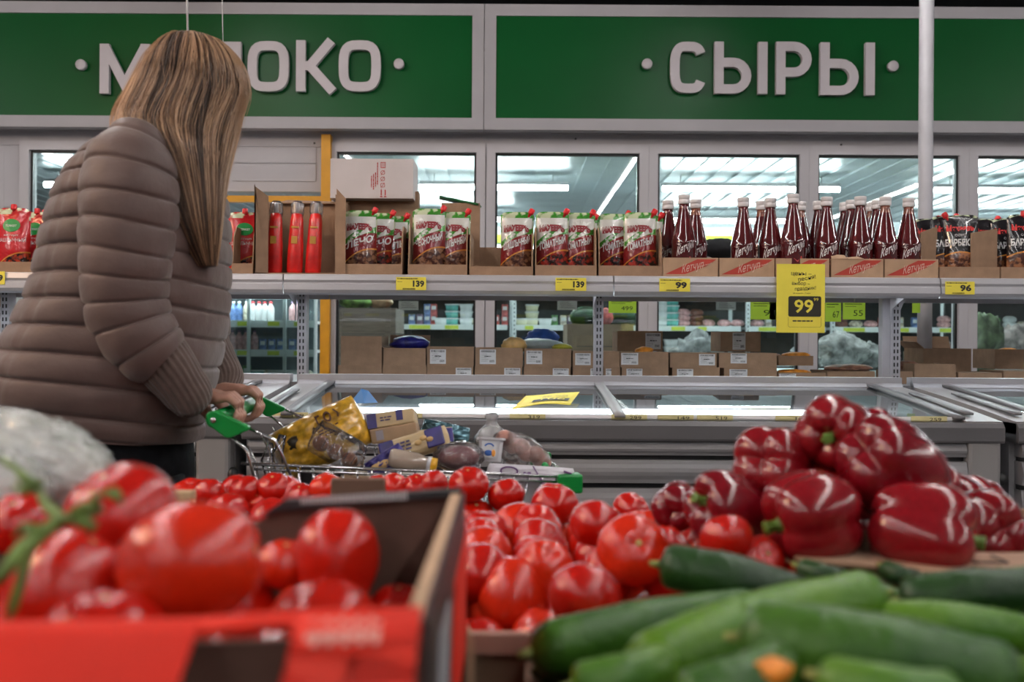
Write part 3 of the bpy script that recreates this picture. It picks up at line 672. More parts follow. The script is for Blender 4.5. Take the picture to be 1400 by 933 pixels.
# --- doypack pouch ---
def pouch_mat(name, top, leafc, banner, food, zt1=.60, zt2=.34, slope=.45, dark=(.02, .008, .006)):
    m = bpy.data.materials.new(name); m.use_nodes = True; nt = m.node_tree; N = nt.nodes; L = nt.links; b = N['Principled BSDF']
    b.inputs['Roughness'].default_value = .22; b.inputs['Coat Weight'].default_value = .5
    tc = N.new('ShaderNodeTexCoord'); sp_ = N.new('ShaderNodeSeparateXYZ'); L.new(tc.outputs['Object'], sp_.inputs[0])
    def math_(op, a, b_=None, clamp=False):
        q = N.new('ShaderNodeMath'); q.operation = op; q.use_clamp = clamp
        for i, v in enumerate((a, b_)):
            if v is None: continue
            if isinstance(v, (int, float)): q.inputs[i].default_value = v
            else: L.new(v, q.inputs[i])
        return q.outputs[0]
    H = .215
    z = math_('DIVIDE', sp_.outputs[2], H); x = math_('DIVIDE', sp_.outputs[0], .12)
    zz = math_('SUBTRACT', z, math_('MULTIPLY', x, slope*.55))
    bulge = math_('MULTIPLY', math_('MULTIPLY', x, x), .35)
    zz = math_('ADD', zz, bulge)
    def mixc(fac, a, b_):
        q = N.new('ShaderNodeMix'); q.data_type = 'RGBA'; L.new(fac, q.inputs[0])
        for i, v in ((6, a), (7, b_)):
            if isinstance(v, tuple): q.inputs[i].default_value = (*v, 1)
            else: L.new(v, q.inputs[i])
        return q.outputs[2]
    def nz(sc, lo, hi):
        q = N.new('ShaderNodeTexNoise'); q.inputs['Scale'].default_value = sc; q.inputs['Detail'].default_value = 2; L.new(tc.outputs['Object'], q.inputs['Vector'])
        mr = N.new('ShaderNodeMapRange'); mr.inputs[1].default_value = lo; mr.inputs[2].default_value = hi; L.new(q.outputs[0], mr.inputs[0]); return mr.outputs[0]
    foodc = mixc(nz(60, .42, .56), dark, food)
    # window at the bottom
    c = mixc(math_('GREATER_THAN', zz, zt2), foodc, (.55, .2, .03))
    c = mixc(math_('GREATER_THAN', zz, zt2+.022), c, banner)
    herbs = mixc(nz(45, .48, .55), top, leafc)
    herbz = mixc(math_('GREATER_THAN', zz, .70), herbs, top)
    edge = math_('MAXIMUM', math_('GREATER_THAN', z, .90), math_('GREATER_THAN', math_('ABSOLUTE', x, 0), .43))
    lf = mixc(nz(38, .44, .56), leafc, (.50, .55, .36))
    topc = mixc(edge, herbz, lf)
    c = mixc(math_('GREATER_THAN', zz, zt1), c, topc)
    L.new(c, b.inputs['Base Color'])
    n2 = N.new('ShaderNodeTexNoise'); n2.inputs['Scale'].default_value = 28; n2.inputs['Distortion'].default_value = 1; L.new(tc.outputs['Object'], n2.inputs['Vector'])
    bp = N.new('ShaderNodeBump'); bp.inputs['Strength'].default_value = .5; bp.inputs['Distance'].default_value = .008; L.new(n2.outputs[0], bp.inputs['Height']); L.new(bp.outputs[0], b.inputs['Normal'])
    MATS[name] = m; return m
pm_green = pouch_mat('pouch_print_tomato', (.60, .60, .56), (.04, .22, .02), (.20, .008, .012), (.33, .02, .01))
pm_meat = pouch_mat('pouch_print_meat', (.60, .60, .56), (.04, .22, .02), (.18, .008, .012), (.22, .10, .05), dark=(.05, .015, .01))
pm_red = pouch_mat('pouch_print_red', (.48, .008, .012), (.40, .008, .012), (.48, .008, .012), (.45, .04, .012), zt1=.75, zt2=.24, slope=.5)
pm_blk = pouch_mat('pouch_print_black', (.012, .012, .014), (.008, .008, .008), (.012, .010, .012), (.30, .12, .05), zt1=.99, zt2=.40, slope=.0, dark=(.06, .02, .012))
red_cap = pm('red_cap', (.60, .015, .02), .35)
white_ink = pm('white_ink', (.68, .66, .66), .5)
logo_ink = pm('logo_red', (.23, .012, .02), .5)
PW, PH = .112, .215
def pouch_y(x, z, W=PW, H=PH, D=.026, seed=0):
    u = min(1, abs(x)/(W/2)); v = z/H
    prof = max(0, math.sin(min(1, (1-v)/.9)*PI*.62))**.8 if v < 1 else 0
    return D*prof*(1-u**2.6)+.0012+.0016*noise.noise(Vector((x*40+seed, z*30, seed)))
def pouch_front(W=PW, H=PH, D=.026, seed=0, nx=12, nz=16):
    def hw(v): return W/2*(.985+.015*math.cos(v*PI*2))*(1-.0*v)
    f = []; bk = []; vs = []
    for j in range(nz+1):
        v = j/nz
        for i in range(nx+1):
            u = -1+2*i/nx; x = u*hw(v); zt = H*v
            if v > .9: zt -= (abs(u)**6)*.012*(v-.9)*10
            y = pouch_y(x, H*v, W, H, D, seed); vs.append((x, -y, zt))
    o = len(vs)
    for j in range(nz+1):
        v = j/nz
        for i in range(nx+1):
            u = -1+2*i/nx; x = u*hw(v); zt = H*v
            if v > .9: zt -= (abs(u)**6)*.012*(v-.9)*10
            y = pouch_y(x, H*v, W, H, D, seed+9); vs.append((x, y, zt))
    fs = []
    q = lambda i, j: j*(nx+1)+i
    for j in range(nz):
        for i in range(nx): fs += [(q(i, j), q(i+1, j), q(i+1, j+1), q(i, j+1)), (o+q(i, j), o+q(i, j+1), o+q(i+1, j+1), o+q(i+1, j))]
        for i in (0, nx): fs.append((q(i, j), q(i, j+1), o+q(i, j+1), o+q(i, j)))
    for i in range(nx): fs += [(q(i, 0), o+q(i, 0), o+q(i+1, 0), q(i+1, 0)), (q(i, nz), q(i+1, nz), o+q(i+1, nz), o+q(i, nz))]
    m = MB(); m.add(vs, fs, 0, True); return m
def surftext(m, s, size, x, z, width, seed, W=PW, H=PH, D=.026, slope=0, arch=0, mi=0, lift=.0012, **k):
    vs, fs = textgeo(s, size, **k)
    if not vs: return
    x0 = min(v.x for v in vs); x1 = max(v.x for v in vs); sc = width/(x1-x0); out = []
    for v in vs:
        a = x+(v.x-x0)*sc; b = z+v.y+slope*(v.x-x0)*sc-arch*((v.x-x0)*sc-width/2)**2
        out.append((a, -pouch_y(a, b, W, H, D, seed)-lift-.0005, b))
    m.add(out, fs, mi)
_pm = {}
def pouch(kind, word, label, loc, rotz=0, cap='r', group=None, seed=0, tilt=0):
    t = thing('sauce_pouch', label, 'sauce', loc, rotz, group); t.rotation_euler = (tilt, 0, rotz)
    key = (kind, word, cap, seed)
    if key not in _pm:
        sd = seed*1.7
        a = pouch_front(seed=sd).mesh('pouch', {'g': pm_green, 'm': pm_meat, 'r': pm_red, 'b': pm_blk}[kind])
        m = MB(); sx = {'r': .042, 'l': -.042, 'c': 0}[cap]
        m.lathe([(.006, .196), (.006, .214), (.0001, .214)], 10, c=(sx, 0)); M_ = Matrix.Rotation({'r': .5, 'l': -.5, 'c': 0}[cap], 4, 'Y')
        m = MB(); m.M = Matrix.Translation((sx, 0, .205)) @ M_; m.lathe([(.0001, -.012), (.0055, -.012), (.0055, .004), (.0092, .004), (.0098, .006), (.0095, .020), (.007, .0225), (.0001, .023)], 14)
        c = m.mesh('cap', red_cap)
        m = MB(); mats = [white_ink, logo_ink, MATS['kraft_light'], green_p]
        if kind in 'gm':
            surftext(m, 'МАХЕЕВЪ', .026, -.044, .150, .084, sd, arch=2.2, mi=1, bold=.002)
            m2 = MB()
            surftext(m, word, .030, -.045, .084, .088, sd, slope=.30, mi=0, bold=.001)
            for i in range(7): zz = .035-i*.003; pass
        elif kind == 'r':
            ring = [(.028*math.cos(q*PI/10), .155+.022*math.sin(q*PI/10)) for q in range(20)]
            m.add([(a_, -pouch_y(a_, b_, seed=sd)-.0022, b_) for a_, b_ in ring], [tuple(range(20))], 3)
            surftext(m, 'томат', .014, -.018, .150, .036, sd, mi=0, lift=.003)
            surftext(m, 'ШАШЛЫЧНЫЙ', .017, -.045, .100, .09, sd, mi=0); surftext(m, 'кетчуп', .010, -.022, .119, .045, sd, mi=0)
        else:
            surftext(m, 'Махеевъ', .026, -.044, .160, .086, sd, mi=1, arch=-1, bold=.001); surftext(m, 'СОУС', .010, -.018, .142, .034, sd)
            surftext(m, 'БАРБЕКЮ', .030, -.047, .110, .094, sd, bold=.001)
            mats[1] = pm('logo_bright_red', (.6, .02, .02), .5)
        tx = m.mesh('lettering', mats)
        m = MB()
        if kind in 'g': 
            for i in range(5): m.ell((-.04+.018*i, -.024, .018+.01*(i % 2)), (.010, .004, .008), 8, 6)
        _pm[key] = (a, c, tx)
    a, c, tx = _pm[key]
    link('pouch_body', a, t); link('cap', c, t); link('lettering', tx, t)
    return t
def SP(px, Y): return (XX(px, Y), Y, SZ+.0045)
# left: red pouches
tr, _ = tray(-60, 47, 'brown cardboard tray of red ketchup pouches at the left edge', d=.3, sh=.13)
tray(51, 120, 'brown cardboard tray with a tall side, half hidden by the woman\'s back', d=.3, sh=.15)
pouch('r', '', 'red ketchup pouch with green badge, at the left edge', SP(18, 3.33), .05, 'c', seed=1)
pouch('r', '', 'red ketchup pouch behind the tray side, second from left edge', SP(50, 3.43), -.1, 'c', seed=2)
pouch('r', '', 'red ketchup pouch cut by the left edge of the photograph', SP(-34, 3.36), .1, 'c', seed=1)
for i, (x, Y) in enumerate(((60, 3.47), (-10, 3.47), (70, 3.52))): pouch('r', '', ('red pouch in the second row behind the tray side', 'red pouch in the second row at the left edge', 'red pouch nearest the woman\'s shoulder in the back row')[i], SP(x, Y), .1*i-.1, 'c', seed=1+i % 2)
# clear lids standing behind
MB().bbox(-.05, .05, -.05, .05, 0, .02, .006).obj('plastic_tub', white_p, None, (XX(8, 3.62), 3.62, SZ+.2), label='white plastic tub lid showing above the red pouches at left', cat='tub') if False else None
# kraft box right of the hair with red pouch
tray(316, 345, 'kraft tray partly hidden by the woman\'s hair', d=.25, sh=.16, Y=3.28)
pouch('r', '', 'dark red pouch showing between hair and tall kraft box', SP(334, 3.4), .2, 'c', seed=2)
# tall open kraft box with three long red packs
Y = 3.27; a = XX(347, Y); b = XX(459, Y); W_ = b-a; H_ = .262
t = thing('cardboard_box', 'tall open kraft box lying on its side with three long red packs', 'box', (a, Y, SZ+.0005))
m = MB(); m.box(0, W_, 0, .30, 0, .004); m.box(0, .004, 0, .3, .004, H_); m.box(W_-.004, W_, 0, .3, .004, H_); m.box(.004, W_-.004, .22, .224, .004, H_); m.obj('body', kraft, t)
m = MB(); m.prism([(0, 0), (0, .295), (-.002, .29), (.045, .255), (.045, 0)], 0, .003, 'y'); m.v = [Vector((q.x, q.y-.0, q.z)) for q in m.v]; m.obj('flap', kraft_d, t)
m = MB(); m.add([(W_, 0, 0), (W_+.03, -.0, 0), (W_+.03, .0, .25), (W_, 0, H_+.02)], [(0, 1, 2, 3)]); o = m.obj('flap', kraft, t); o.modifiers.new('s', 'SOLIDIFY').thickness = .003
m = MB(); m.add([(0.02, .2, H_), (W_, .2, H_), (W_, .26, H_+.012), (0.05, .26, H_+.018)], [(0, 1, 2, 3)]); o = m.obj('flap', kraft, t); o.modifiers.new('s', 'SOLIDIFY').thickness = .003
for i, (px, hh) in enumerate(((374, .235), (402, .235), (427, .235))):
    t = thing('sauce_pack', 'long red sauce pack in clear film, %s of three in the kraft box' % ('left one', 'middle one', 'right one')[i], 'sauce', SP(px, 3.33)); t.rotation_euler = (0, .03+.01*i, 0)
    m = MB(); m.rings([[(r_*math.cos(2*PI*k/16), r_*.7*math.sin(2*PI*k/16), z) for k in range(16)] for r_, z in ((.024, 0), (.027, .01), (.026, .09), (.024, .13), (.022, .18), (.018, .20), (.008, .205))]); m.obj('body', pm('red_sauce_pack', (.62, .012, .01), .3, var=.25, scale=25, coat=.5), t)
    m = MB(); m.rings([[(r_*math.cos(2*PI*k/12), r_*.4*math.sin(2*PI*k/12), z) for k in range(12)] for r_, z in ((.019, .18), (.023, .21), (.021, .235), (.012, .245))]); m.obj('film_top', film, t)
    m = MB(); m.lathe([(.0001, .204), (.007, .204), (.008, .23), (.006, .238), (.0001, .238)], 12); m.obj('cap', white_p, t)
    m = MB(); m.box(-.012, .008, -.0195, -.0185, .10, .125); m.box(-.014, .012, -.0195, -.0185, .152, .158); m.obj('label', pm('gold_print', (.5, .25, .03), .5), t)
# white carton on top of brown one, behind
carton(461, 572, 262, 376, 3.55, 'plain kraft carton under the white carton, behind the first sauce tray', d=.06)
a = P(453, 272, 3.5); b = P(566, 219, 3.5); W_ = b.x-a.x; H_ = b.z-a.z
t = thing('white_carton', 'white cardboard carton with red handling symbols, on top of kraft cartons', 'box', (a.x, a.y-.02, a.z))
wc = pm('white_carton', (.55, .50, .50), .7, var=.03)
MB().box(0, W_, 0, .16, 0, H_).obj('body', wc, t)
m = MB()
rx, rz = (0, 0, -1), (1, 0, 0)
for k, (s_, sz, xx, zz, wd) in enumerate((('Срок хранения указан на упаковке', .0075, .205-.0, .012, .115), ('ОСТОРОЖНО', .007, .195, .035, .05), ('Хранить при', .0065, .188, .04, .045), ('от 0 до 25', .0065, .181, .04, .045))):
    pass
for k, (s_, xx, z0, wd) in enumerate((('Производитель Россия', .163, .125, .10), ('Изготовлено', .156, .09, .062), ('Масса нетто', .149, .085, .055), ('Хранить', .142, .078, .040))):
    dashes(m, (xx, -.0006, z0), (0, 0, -1), (1, 0, 0), wd, .004, 1, k, gap=.9)
x0 = .176; z0 = .018
m.box(x0+.001, x0+.0025, -.0006, -.0001, z0, z0+.016)                                  # fork-and-glass style handling marks, in a column
for k in range(2): m.box(x0+.014*k, x0+.004+.014*k, -.0006, -.0001, .010+.0*k, .030); m.box(x0-.002+.014*k, x0+.006+.014*k, -.0006, -.0001, .004, .008)
for k, zz in enumerate((.040, .062, .084)):
    cx, cz = x0+.007, zz+.006; ribbon(m, ellpts(cx, cz, .007, .007, 12, 2 if k else 4), .0016, -.0006, -.0001, True); ribbon(m, [(cx-.007, cz-.009), (cx+.006, cz+.008)], .0014, -.0007, -.0001)
for k in range(4): m.box(x0, x0+.016, -.0006, -.0001, .108+.005*k, .1095+.005*k)
ribbon(m, [(x0-.0, .107), (x0+.016, .107), (x0+.016, .126), (x0, .126)], .0014, -.0006, -.0001, True)
m.obj('lettering', pm('carton_red_print', (.42, .03, .03), .6), t)
# trays with pouches
tray(464, 549, 'kraft tray of sauce pouches right of the tall kraft box'); tray(557, 638, 'kraft tray of meat sauces above the price tag 139')
tray(641, 728, 'half empty kraft tray with one pouch at its right end', fh=.03, sh=.145, back=.12)
tray(731, 815, 'kraft tray of two tomato ketchup pouches, left of the last pouch tray'); tray(818, 905, 'kraft tray of ketchup pouches next to the bottle cartons')
pouch('m', 'ЛЕЧО', 'green and white sauce pouch reading ЛЕЧО', SP(492, 3.335), .05, 'r', seed=3)
pouch('g', 'ЛЕЧО', 'pouch half hidden in the middle of the first sauce tray', SP(517, 3.40), .1, 'r', seed=4)
pouch('m', 'ГРИЛЬ', 'pouch at the right side of the first sauce tray', (SP(537, 3.42)[0], 3.42, SZ-.004), -.15, 'r', seed=5)
pouch('m', 'ЧЕСНОЧНЫЙ', 'tallest sauce pouch on the left in the second sauce tray', (SP(586, 3.335)[0], 3.335, SZ+.012), .08, 'r', seed=3)
pouch('m', 'ШАШЛЫЧНЫЙ', 'dark meat sauce pouch on the right in the second tray', SP(620, 3.36), -.12, 'r', seed=6)
pouch('m', 'ШАШЛЫЧНЫЙ', 'ketchup pouch standing alone at the end of the half empty tray', SP(706, 3.35), 0, 'r', seed=4)
pouch('g', 'ТОМАТНЫЙ', 'left tomato ketchup pouch in the two-pouch tray', SP(754, 3.34), .03, 'r', seed=5)
pouch('g', 'ТОМАТНЫЙ', 'right tomato ketchup pouch in the two-pouch tray', SP(790, 3.36), -.06, 'r', seed=6)
pouch('g', 'ТОМАТНЫЙ', 'left ketchup pouch in the tray beside the bottles', SP(839, 3.38), .12, 'r', seed=3)
pouch('g', 'ТОМАТНЫЙ', 'ketchup pouch with two red caps near it, beside the bottles', SP(874, 3.34), -.03, 'r', seed=4)
pouch('g', 'ТОМАТНЫЙ', 'ketchup pouch mostly hidden behind, beside the bottles', SP(884, 3.43), -.1, 'r', seed=5)
for i, (px, Y) in enumerate(((759, 3.45), (795, 3.47), (493, 3.47), (590, 3.46), (850, 3.50))):
    pouch('g', 'ТОМАТНЫЙ', ('pouch in the back row behind the left pouch of the two-pouch tray', 'pouch in the back row behind the right pouch of the two-pouch tray', 'pouch in the back row behind the ЛЕЧО pouch', 'pouch in the back row behind the tallest pouch', 'pouch in the back row of the tray beside the bottles')[i], SP(px, Y), .05, 'r', seed=4)
# kraft box with green leaves packs behind
carton(603, 656, 278, 376, 3.56, 'kraft carton with printed lines behind the second and third trays', d=.05)
t = thing('green_sachet', 'dark green flat packs sticking out on top of the kraft carton', 'packet', P(628, 278, 3.56))
for (dx, rz, dz) in ((-.02, .1, .012), (.02, -.2, .006)):
    m = MB(); m.M = Matrix.Translation((dx, .03, dz)) @ Matrix.Rotation(.22, 4, 'Y') @ Matrix.Rotation(rz, 4, 'Z'); m.bbox(-.055, .055, -.03, .03, -.004, .004, .003); m.obj('packet', pm('dark_green_pack', (.005, .09, .02), .35, var=.4, scale=30), t)
# --- ketchup bottles ---
ket = pm('ketchup', (.085, .008, .010), .12, var=.25, scale=14, coat=1.0)
neckg = pm('ketchup_neck', (.25, .09, .06), .12, var=.4, scale=60, coat=1)
prof = [(.0001, .0), (.036, 0), (.0405, .004), (.0412, .02), (.0405, .035), (.0405, .092), (.0415, .102), (.0412, .110), (.038, .118), (.0345, .135), (.029, .16), (.0235, .185), (.0185, .21), (.0165, .224), (.0160, .235)]
def bottle_mesh(neck):
    m = MB(); m.lathe(prof, 28, mif=(lambda i: 1 if (neck and i >= 12) else 0)); return m.mesh('bottle_glass', [ket, neckg])
bm_ = [bottle_mesh(False), bottle_mesh(True)]
m = MB(); m.lathe([(.0001, .234), (.0185, .234), (.0195, .236), (.0195, .2475), (.0188, .248), (.0188, .250), (.0195, .2505), (.0195, .262), (.018, .264), (.0001, .264)], 28)
cap_me = m.mesh('cap', pm('white_cap', (.66, .62, .62), .45, var=.03))
m = MB()
vs, fs = textgeo('Кетчуп', .03, shear=.35, bold=.0006); x0 = min(v.x for v in vs); x1 = max(v.x for v in vs)
def onbot(x, z, r=.0413): a_ = x/r; return (r*math.sin(a_), -r*math.cos(a_), z)
m.add([onbot(-.032+(v.x-x0)/(x1-x0)*.064, .058+v.y*1.25+.30*(v.x-x0)) for v in vs], fs)
for q in range(6):                                   # sprig above the lettering
    a0 = q*.42+.5; m.add([onbot(-.024, .093), onbot(-.024+.011*math.cos(a0)-.0012, .093+.012*math.sin(a0)), onbot(-.024+.012*math.cos(a0), .093+.0125*math.sin(a0)), onbot(-.0225, .093)], [(0, 1, 2, 3)])
for q in range(4): m.add([onbot(.044, .040+q*.008), onbot(.049, .040+q*.008), onbot(.049, .045+q*.008), onbot(.044, .045+q*.008)], [(0, 1, 2, 3)])
txt_me = m.mesh('lettering', white_ink)
m = MB(); m.add([onbot(.0, .036, .0411), onbot(.022, .042, .0411), onbot(.016, .056, .0411), onbot(-.012, .048, .0411)], [(0, 1, 2, 3)]); lab_me = m.mesh('tomato_print', pm('print_red', (.4, .02, .02), .4))
def bottle(px, Y, label, dz=0, neck=0, rz=0):
    t = thing('ketchup_bottle', label, 'bottle', (XX(px, Y), Y, SZ+.005+dz), rz)
    link('glass', bm_[neck], t); link('cap', cap_me, t); link('lettering', txt_me, t); link('print', lab_me, t)
for (px, Y, lb, dz, nk) in ((934, 3.335, 'front left ketchup bottle in the leftmost carton', .008, 0), (912, 3.44, 'ketchup bottle at the left back of the leftmost carton, next to the pouches', .004, 0), (950, 3.425, 'ketchup bottle with clear neck at the right of the leftmost carton', .006, 1),
    (1015, 3.335, 'ketchup bottle alone at the left of the second carton', 0, 0), (1052, 3.35, 'ketchup bottle at the right of the second carton, left of the tall one', .001, 0), (1083, 3.31, 'tallest standing ketchup bottle, above the yellow promo sign', .010, 0), (1040, 3.47, 'ketchup bottle with clear neck hidden behind the second carton\'s right bottle', .008, 1), (1093, 3.45, 'ketchup bottle peeking out behind the tallest one', .004, 1),
    (1129, 3.325, 'front ketchup bottle just right of the yellow promo sign', .003, 0), (1118, 3.46, 'back ketchup bottle just right of the promo sign', .008, 0),
    (1175, 3.335, 'front ketchup bottle, left one above the torn carton', .007, 0), (1154, 3.50, 'ketchup bottle in the back row left behind the torn carton', .010, 0), (1163, 3.43, 'ketchup bottle in the middle row behind the torn carton', .008, 0),
    (1209, 3.33, 'front ketchup bottle with clear neck, second from the right end', .006, 1), (1190, 3.52, 'ketchup bottle far back, third from the right end', .012, 1), (1198, 3.43, 'ketchup bottle in the middle row left of the clear-necked one', .008, 0), (1241, 3.34, 'ketchup bottle at the right end of the row, beside the kraft flap', .003, 1)):
    bottle(px, Y, lb, dz, nk, (px % 7-3)*.05)
def kcarton(px0, px1, label, torn=False):
    Y = 3.272; a = XX(px0, Y); b = XX(px1, Y); W_ = b-a; h = .062; t = thing('ketchup_carton', label, 'box', (a, Y, SZ+.0005))
    m = MB(); th = .003; m.box(0, W_, 0, th, 0, h); m.box(0, W_, .25, .25+th, 0, h); m.box(0, th, th, .25, 0, h); m.box(W_-th, W_, th, .25, 0, h); m.box(th, W_-th, th, .25, 0, th)
    if torn: m.add([(0, 0, h), (W_*.3, -.004, h), (W_*.28, .02, h+.014), (.004, .02, h+.016)], [(0, 1, 2, 3)]); m.add([(W_*.32, 0, h), (W_*.62, -.004, h), (W_*.55, .025, h+.010), (W_*.33, .02, h+.006)], [(0, 1, 2, 3)])
    m.obj('body', kraft_l, t)
    m = MB(); m.prism([(W_*.04, .008), (W_*.40, .008), (W_*.78, h*.55), (W_*.97, h*.92), (W_*.62, h*.92), (W_*.40, h*.62)], -.0008, -.0002, 'y'); m.obj('red_band', pm('print_orange_red', (.42, .035, .02), .6), t)
    m = MB(); addtext(m, 'Кетчуп', .034, (W_*.33, -.0012, .012), uy=(0, 0, 1), width=W_*.40, shear=.3, warp=lambda x, y: (x, y*1.1+x*.22)); addtext(m, 'томатный', .008, (W_*.62, -.0012, .028), width=W_*.26, warp=lambda x, y: (x, y+x*.3)); m.obj('lettering', pm('pale_print', (.6, .42, .34), .6), t)
kcarton(906, 981, 'ketchup carton at the left end of the bottle row, above price tag 99'); kcarton(983, 1058, 'second ketchup carton from the left, left of the promo sign'); kcarton(1060, 1133, 'ketchup carton partly covered by the yellow promo sign'); kcarton(1136, 1207, 'ketchup carton with a torn crumpled top edge', True); kcarton(1209, 1282, 'ketchup carton at the right end of the bottle row')
# black bag and white box behind the gap
carton(955, 1008, 346, 380, 3.58, 'white box behind the gap between the ketchup bottles', d=.05, mt=white_p)
bag(983, 341, 62, 30, 3.6, pm('black_cloth', (.008, .009, .012), .8, var=.3, scale=60), 'black fabric bag on the white box behind the ketchup bottles', seed=12)
None and bag(1107, 326, 16, 16, 3.62, pm('yellow_flower', (.75, .5, .03), .6, var=.4), 'small yellow pack behind the bottles near the second window mullion', seed=13)
# black barbecue pouches
tray(1284, 1366, 'kraft tray of black barbecue sauce pouches right of the bottles', sh=.02, fh=.038, back=.05); tray(1368, 1460, 'kraft tray of black barbecue pouches at the right edge', sh=.02, fh=.038, back=.05)
def kflap(px0, px1, z0, z1, label, Y=3.30):
    a = XX(px0, Y); b = XX(px1, Y)
    m = MB(); m.prism([(0, 0), (b-a, 0), (b-a, z1), (0, z0)], 0, .004, 'y'); m.obj('cardboard_flap', kraft, None, (a, Y, SZ+.005), label=label, cat='cardboard').rotation_euler = (0, 0, .25)
kflap(1258, 1284, .155, .178, 'upright kraft flap between the last bottle and black pouches', 3.36); kflap(1327, 1369, .150, .168, 'upright kraft flap between the two groups of black pouches', 3.32)
for i, (px, Y, rz, c, lb) in enumerate(((1290, 3.40, .3, 'r', 'black barbecue pouch partly behind the kraft flap'), (1312, 3.36, -.35, 'l', 'narrow-looking turned black barbecue pouch'), (1398, 3.335, .0, 'c', 'black pouch reading БАРБЕКЮ at the right edge'), (1268, 3.47, .1, 'r', 'black pouch in the back row just right of the last bottle'), (1345, 3.46, .1, 'r', 'black pouch in the back row behind the right kraft flap'), (1375, 3.45, 0, 'r', 'black pouch in the back row near the right edge'), (1300, 3.47, 0, 'l', 'black pouch in the back row behind the turned one'), (1440, 3.36, 0, 'c', 'black pouch just outside the right edge'))):
    pouch('b', '', lb, SP(px, Y), rz, c, seed=7+i % 2)
# ================= COLD ROOM FITTINGS =================
dark_back = pm('case_back', (.05, .06, .06), .5, var=.2)
case_w = pm('case_white', (.60, .66, .66), .4, var=.04)
lime = pm('lime_tag', (.50, .60, .06), .6)
YC2 = 9.4
def zc(py, Y=YC2): return HC+(466.5-py)/F*Y
shelf_zs = [zc(538), zc(492), zc(445), zc(398), zc(352)]
cases = [(440, 702), (703, 860), (861, 1021), (1022, 1137), (1138, 1330), (1331, 1560)]
first = None
for i, (a, b) in enumerate(cases):
    xa, xb = XX(a, YC2), XX(b, YC2)
    t = thing('display_case', 'white refrigerated wall case of dairy products beyond the glass, %s from the left' % ('first', 'second', 'third', 'fourth', 'fifth', 'sixth')[i], 'fridge', (xa, YC2, 0))
    W_ = xb-xa-.04
    m = MB(); m.box(0, W_, .62, .66, 0, 2.2); m.obj('back_panel', dark_back, t)
    m = MB(); m.box(0, W_, -.05, .66, 2.02, 2.2); m.obj('canopy', case_w, t)
    m = MB(); m.box(0, W_, -.08, .62, 0, .35); m.obj('base', case_w, t)
    m = MB(); m.box(.02, W_-.02, -.058, -.05, 2.04, 2.12); m.obj('header_strip', lime, t)
    m = MB(); m.box(-.018, .018, -.02, .02, .35, 2.02); u = m.obj('upright', case_w, t)
    m = MB()
    for k in range(36): m.box(-.005, .005, -.0215, -.02, .5+k*.04, .5+k*.04+.02)
    m.obj('slot', dark_back, u, kind='stuff')
    m = MB(); m.tube([(.05, .02, 2.0), (W_-.05, .02, 2.0)], .012, 6); m.obj('lamp', pm('case_lamp', (1, 1, 1), .5, var=0, emis=((.88, .97, 1.0), 30)), t)
    for z in shelf_zs:
        m = MB(); m.box(.02, W_-.02, .0, .6, z-.02, z); m.box(.02, W_-.02, -.012, 0, z-.045, z+.004); o = m.obj('shelf', case_w, t)
        m = MB(); x = .1; r = random.Random(int(z*100)+i)
        while x < W_-.15:
            wd = r.choice((.08, .13, .2)); m.box(x, x+wd, -.016, -.0125, z-.04, z-.004); x += wd+r.uniform(.08, .4)
        m.obj('tag', lime, o, kind='stuff')
# proto goods
GOODS = {}
def proto_tub(col, lid):
    m = MB(); m.rings([[(sx*w_, sy*w_, z) for sx, sy in ((-1, -.8), (-.8, -1), (.8, -1), (1, -.8), (1, .8), (.8, 1), (-.8, 1), (-1, .8))] for w_, z in ((.052, 0), (.062, .055))]); a = m.mesh('tub', col)
    m = MB(); m.rings([[(sx*w_, sy*w_, z) for sx, sy in ((-1, -.8), (-.8, -1), (.8, -1), (1, -.8), (1, .8), (.8, 1), (-.8, 1), (-1, .8))] for w_, z in ((.066, .055), (.066, .066))]); b = m.mesh('lid', lid); return [('body', a), ('lid', b)]
cream = pm('tub_cream', (.62, .62, .42), .4); teal = pm('tub_teal', (.10, .38, .34), .4, var=.3, scale=20); tubw = pm('tub_white', (.62, .66, .66), .4); pinkp = pm('pack_pink', (.55, .30, .30), .4, var=.4, scale=30)
bluep = pm('pack_blue', (.12, .2, .42), .4, var=.5, scale=30); redp = pm('pack_red', (.45, .08, .07), .4, var=.5, scale=30); violet = pm('pack_violet', (.18, .12, .2), .4, var=.5, scale=30); mixp = pm('pack_mixed', (.5, .45, .35), .4, var=.6, scale=40)
greenpk = pm('pack_green', (.10, .28, .08), .4, var=.5, scale=30)
PROTO = {'tub_c': proto_tub(cream, tubw), 'tub_t': proto_tub(teal, tubw), 'tub_w': proto_tub(tubw, tubw)}
def carton_p(col, w_=.06, h=.1, d=.04):
    m = MB(); m.bbox(-w_/2, w_/2, -d/2, d/2, 0, h, .004); a = m.mesh('carton', col); m = MB(); m.box(-w_*.35, w_*.35, -d/2-.001, -d/2-.0002, h*.45, h*.8); return [('body', a), ('label', m.mesh('label', tubw))]
for k, c in (('box_r', redp), ('box_v', violet), ('box_b', bluep), ('box_m', mixp), ('box_g', greenpk)): PROTO[k] = carton_p(c)
def bottle_p(col, capc):
    m = MB(); m.lathe([(.0001, 0), (.032, 0), (.034, .01), (.034, .11), (.028, .13), (.014, .15), (.013, .16)], 10); a = m.mesh('bottle', col); m = MB(); m.lathe([(.0001, .16), (.016, .16), (.016, .178), (.0001, .178)], 10); return [('body', a), ('cap', m.mesh('cap', capc))]
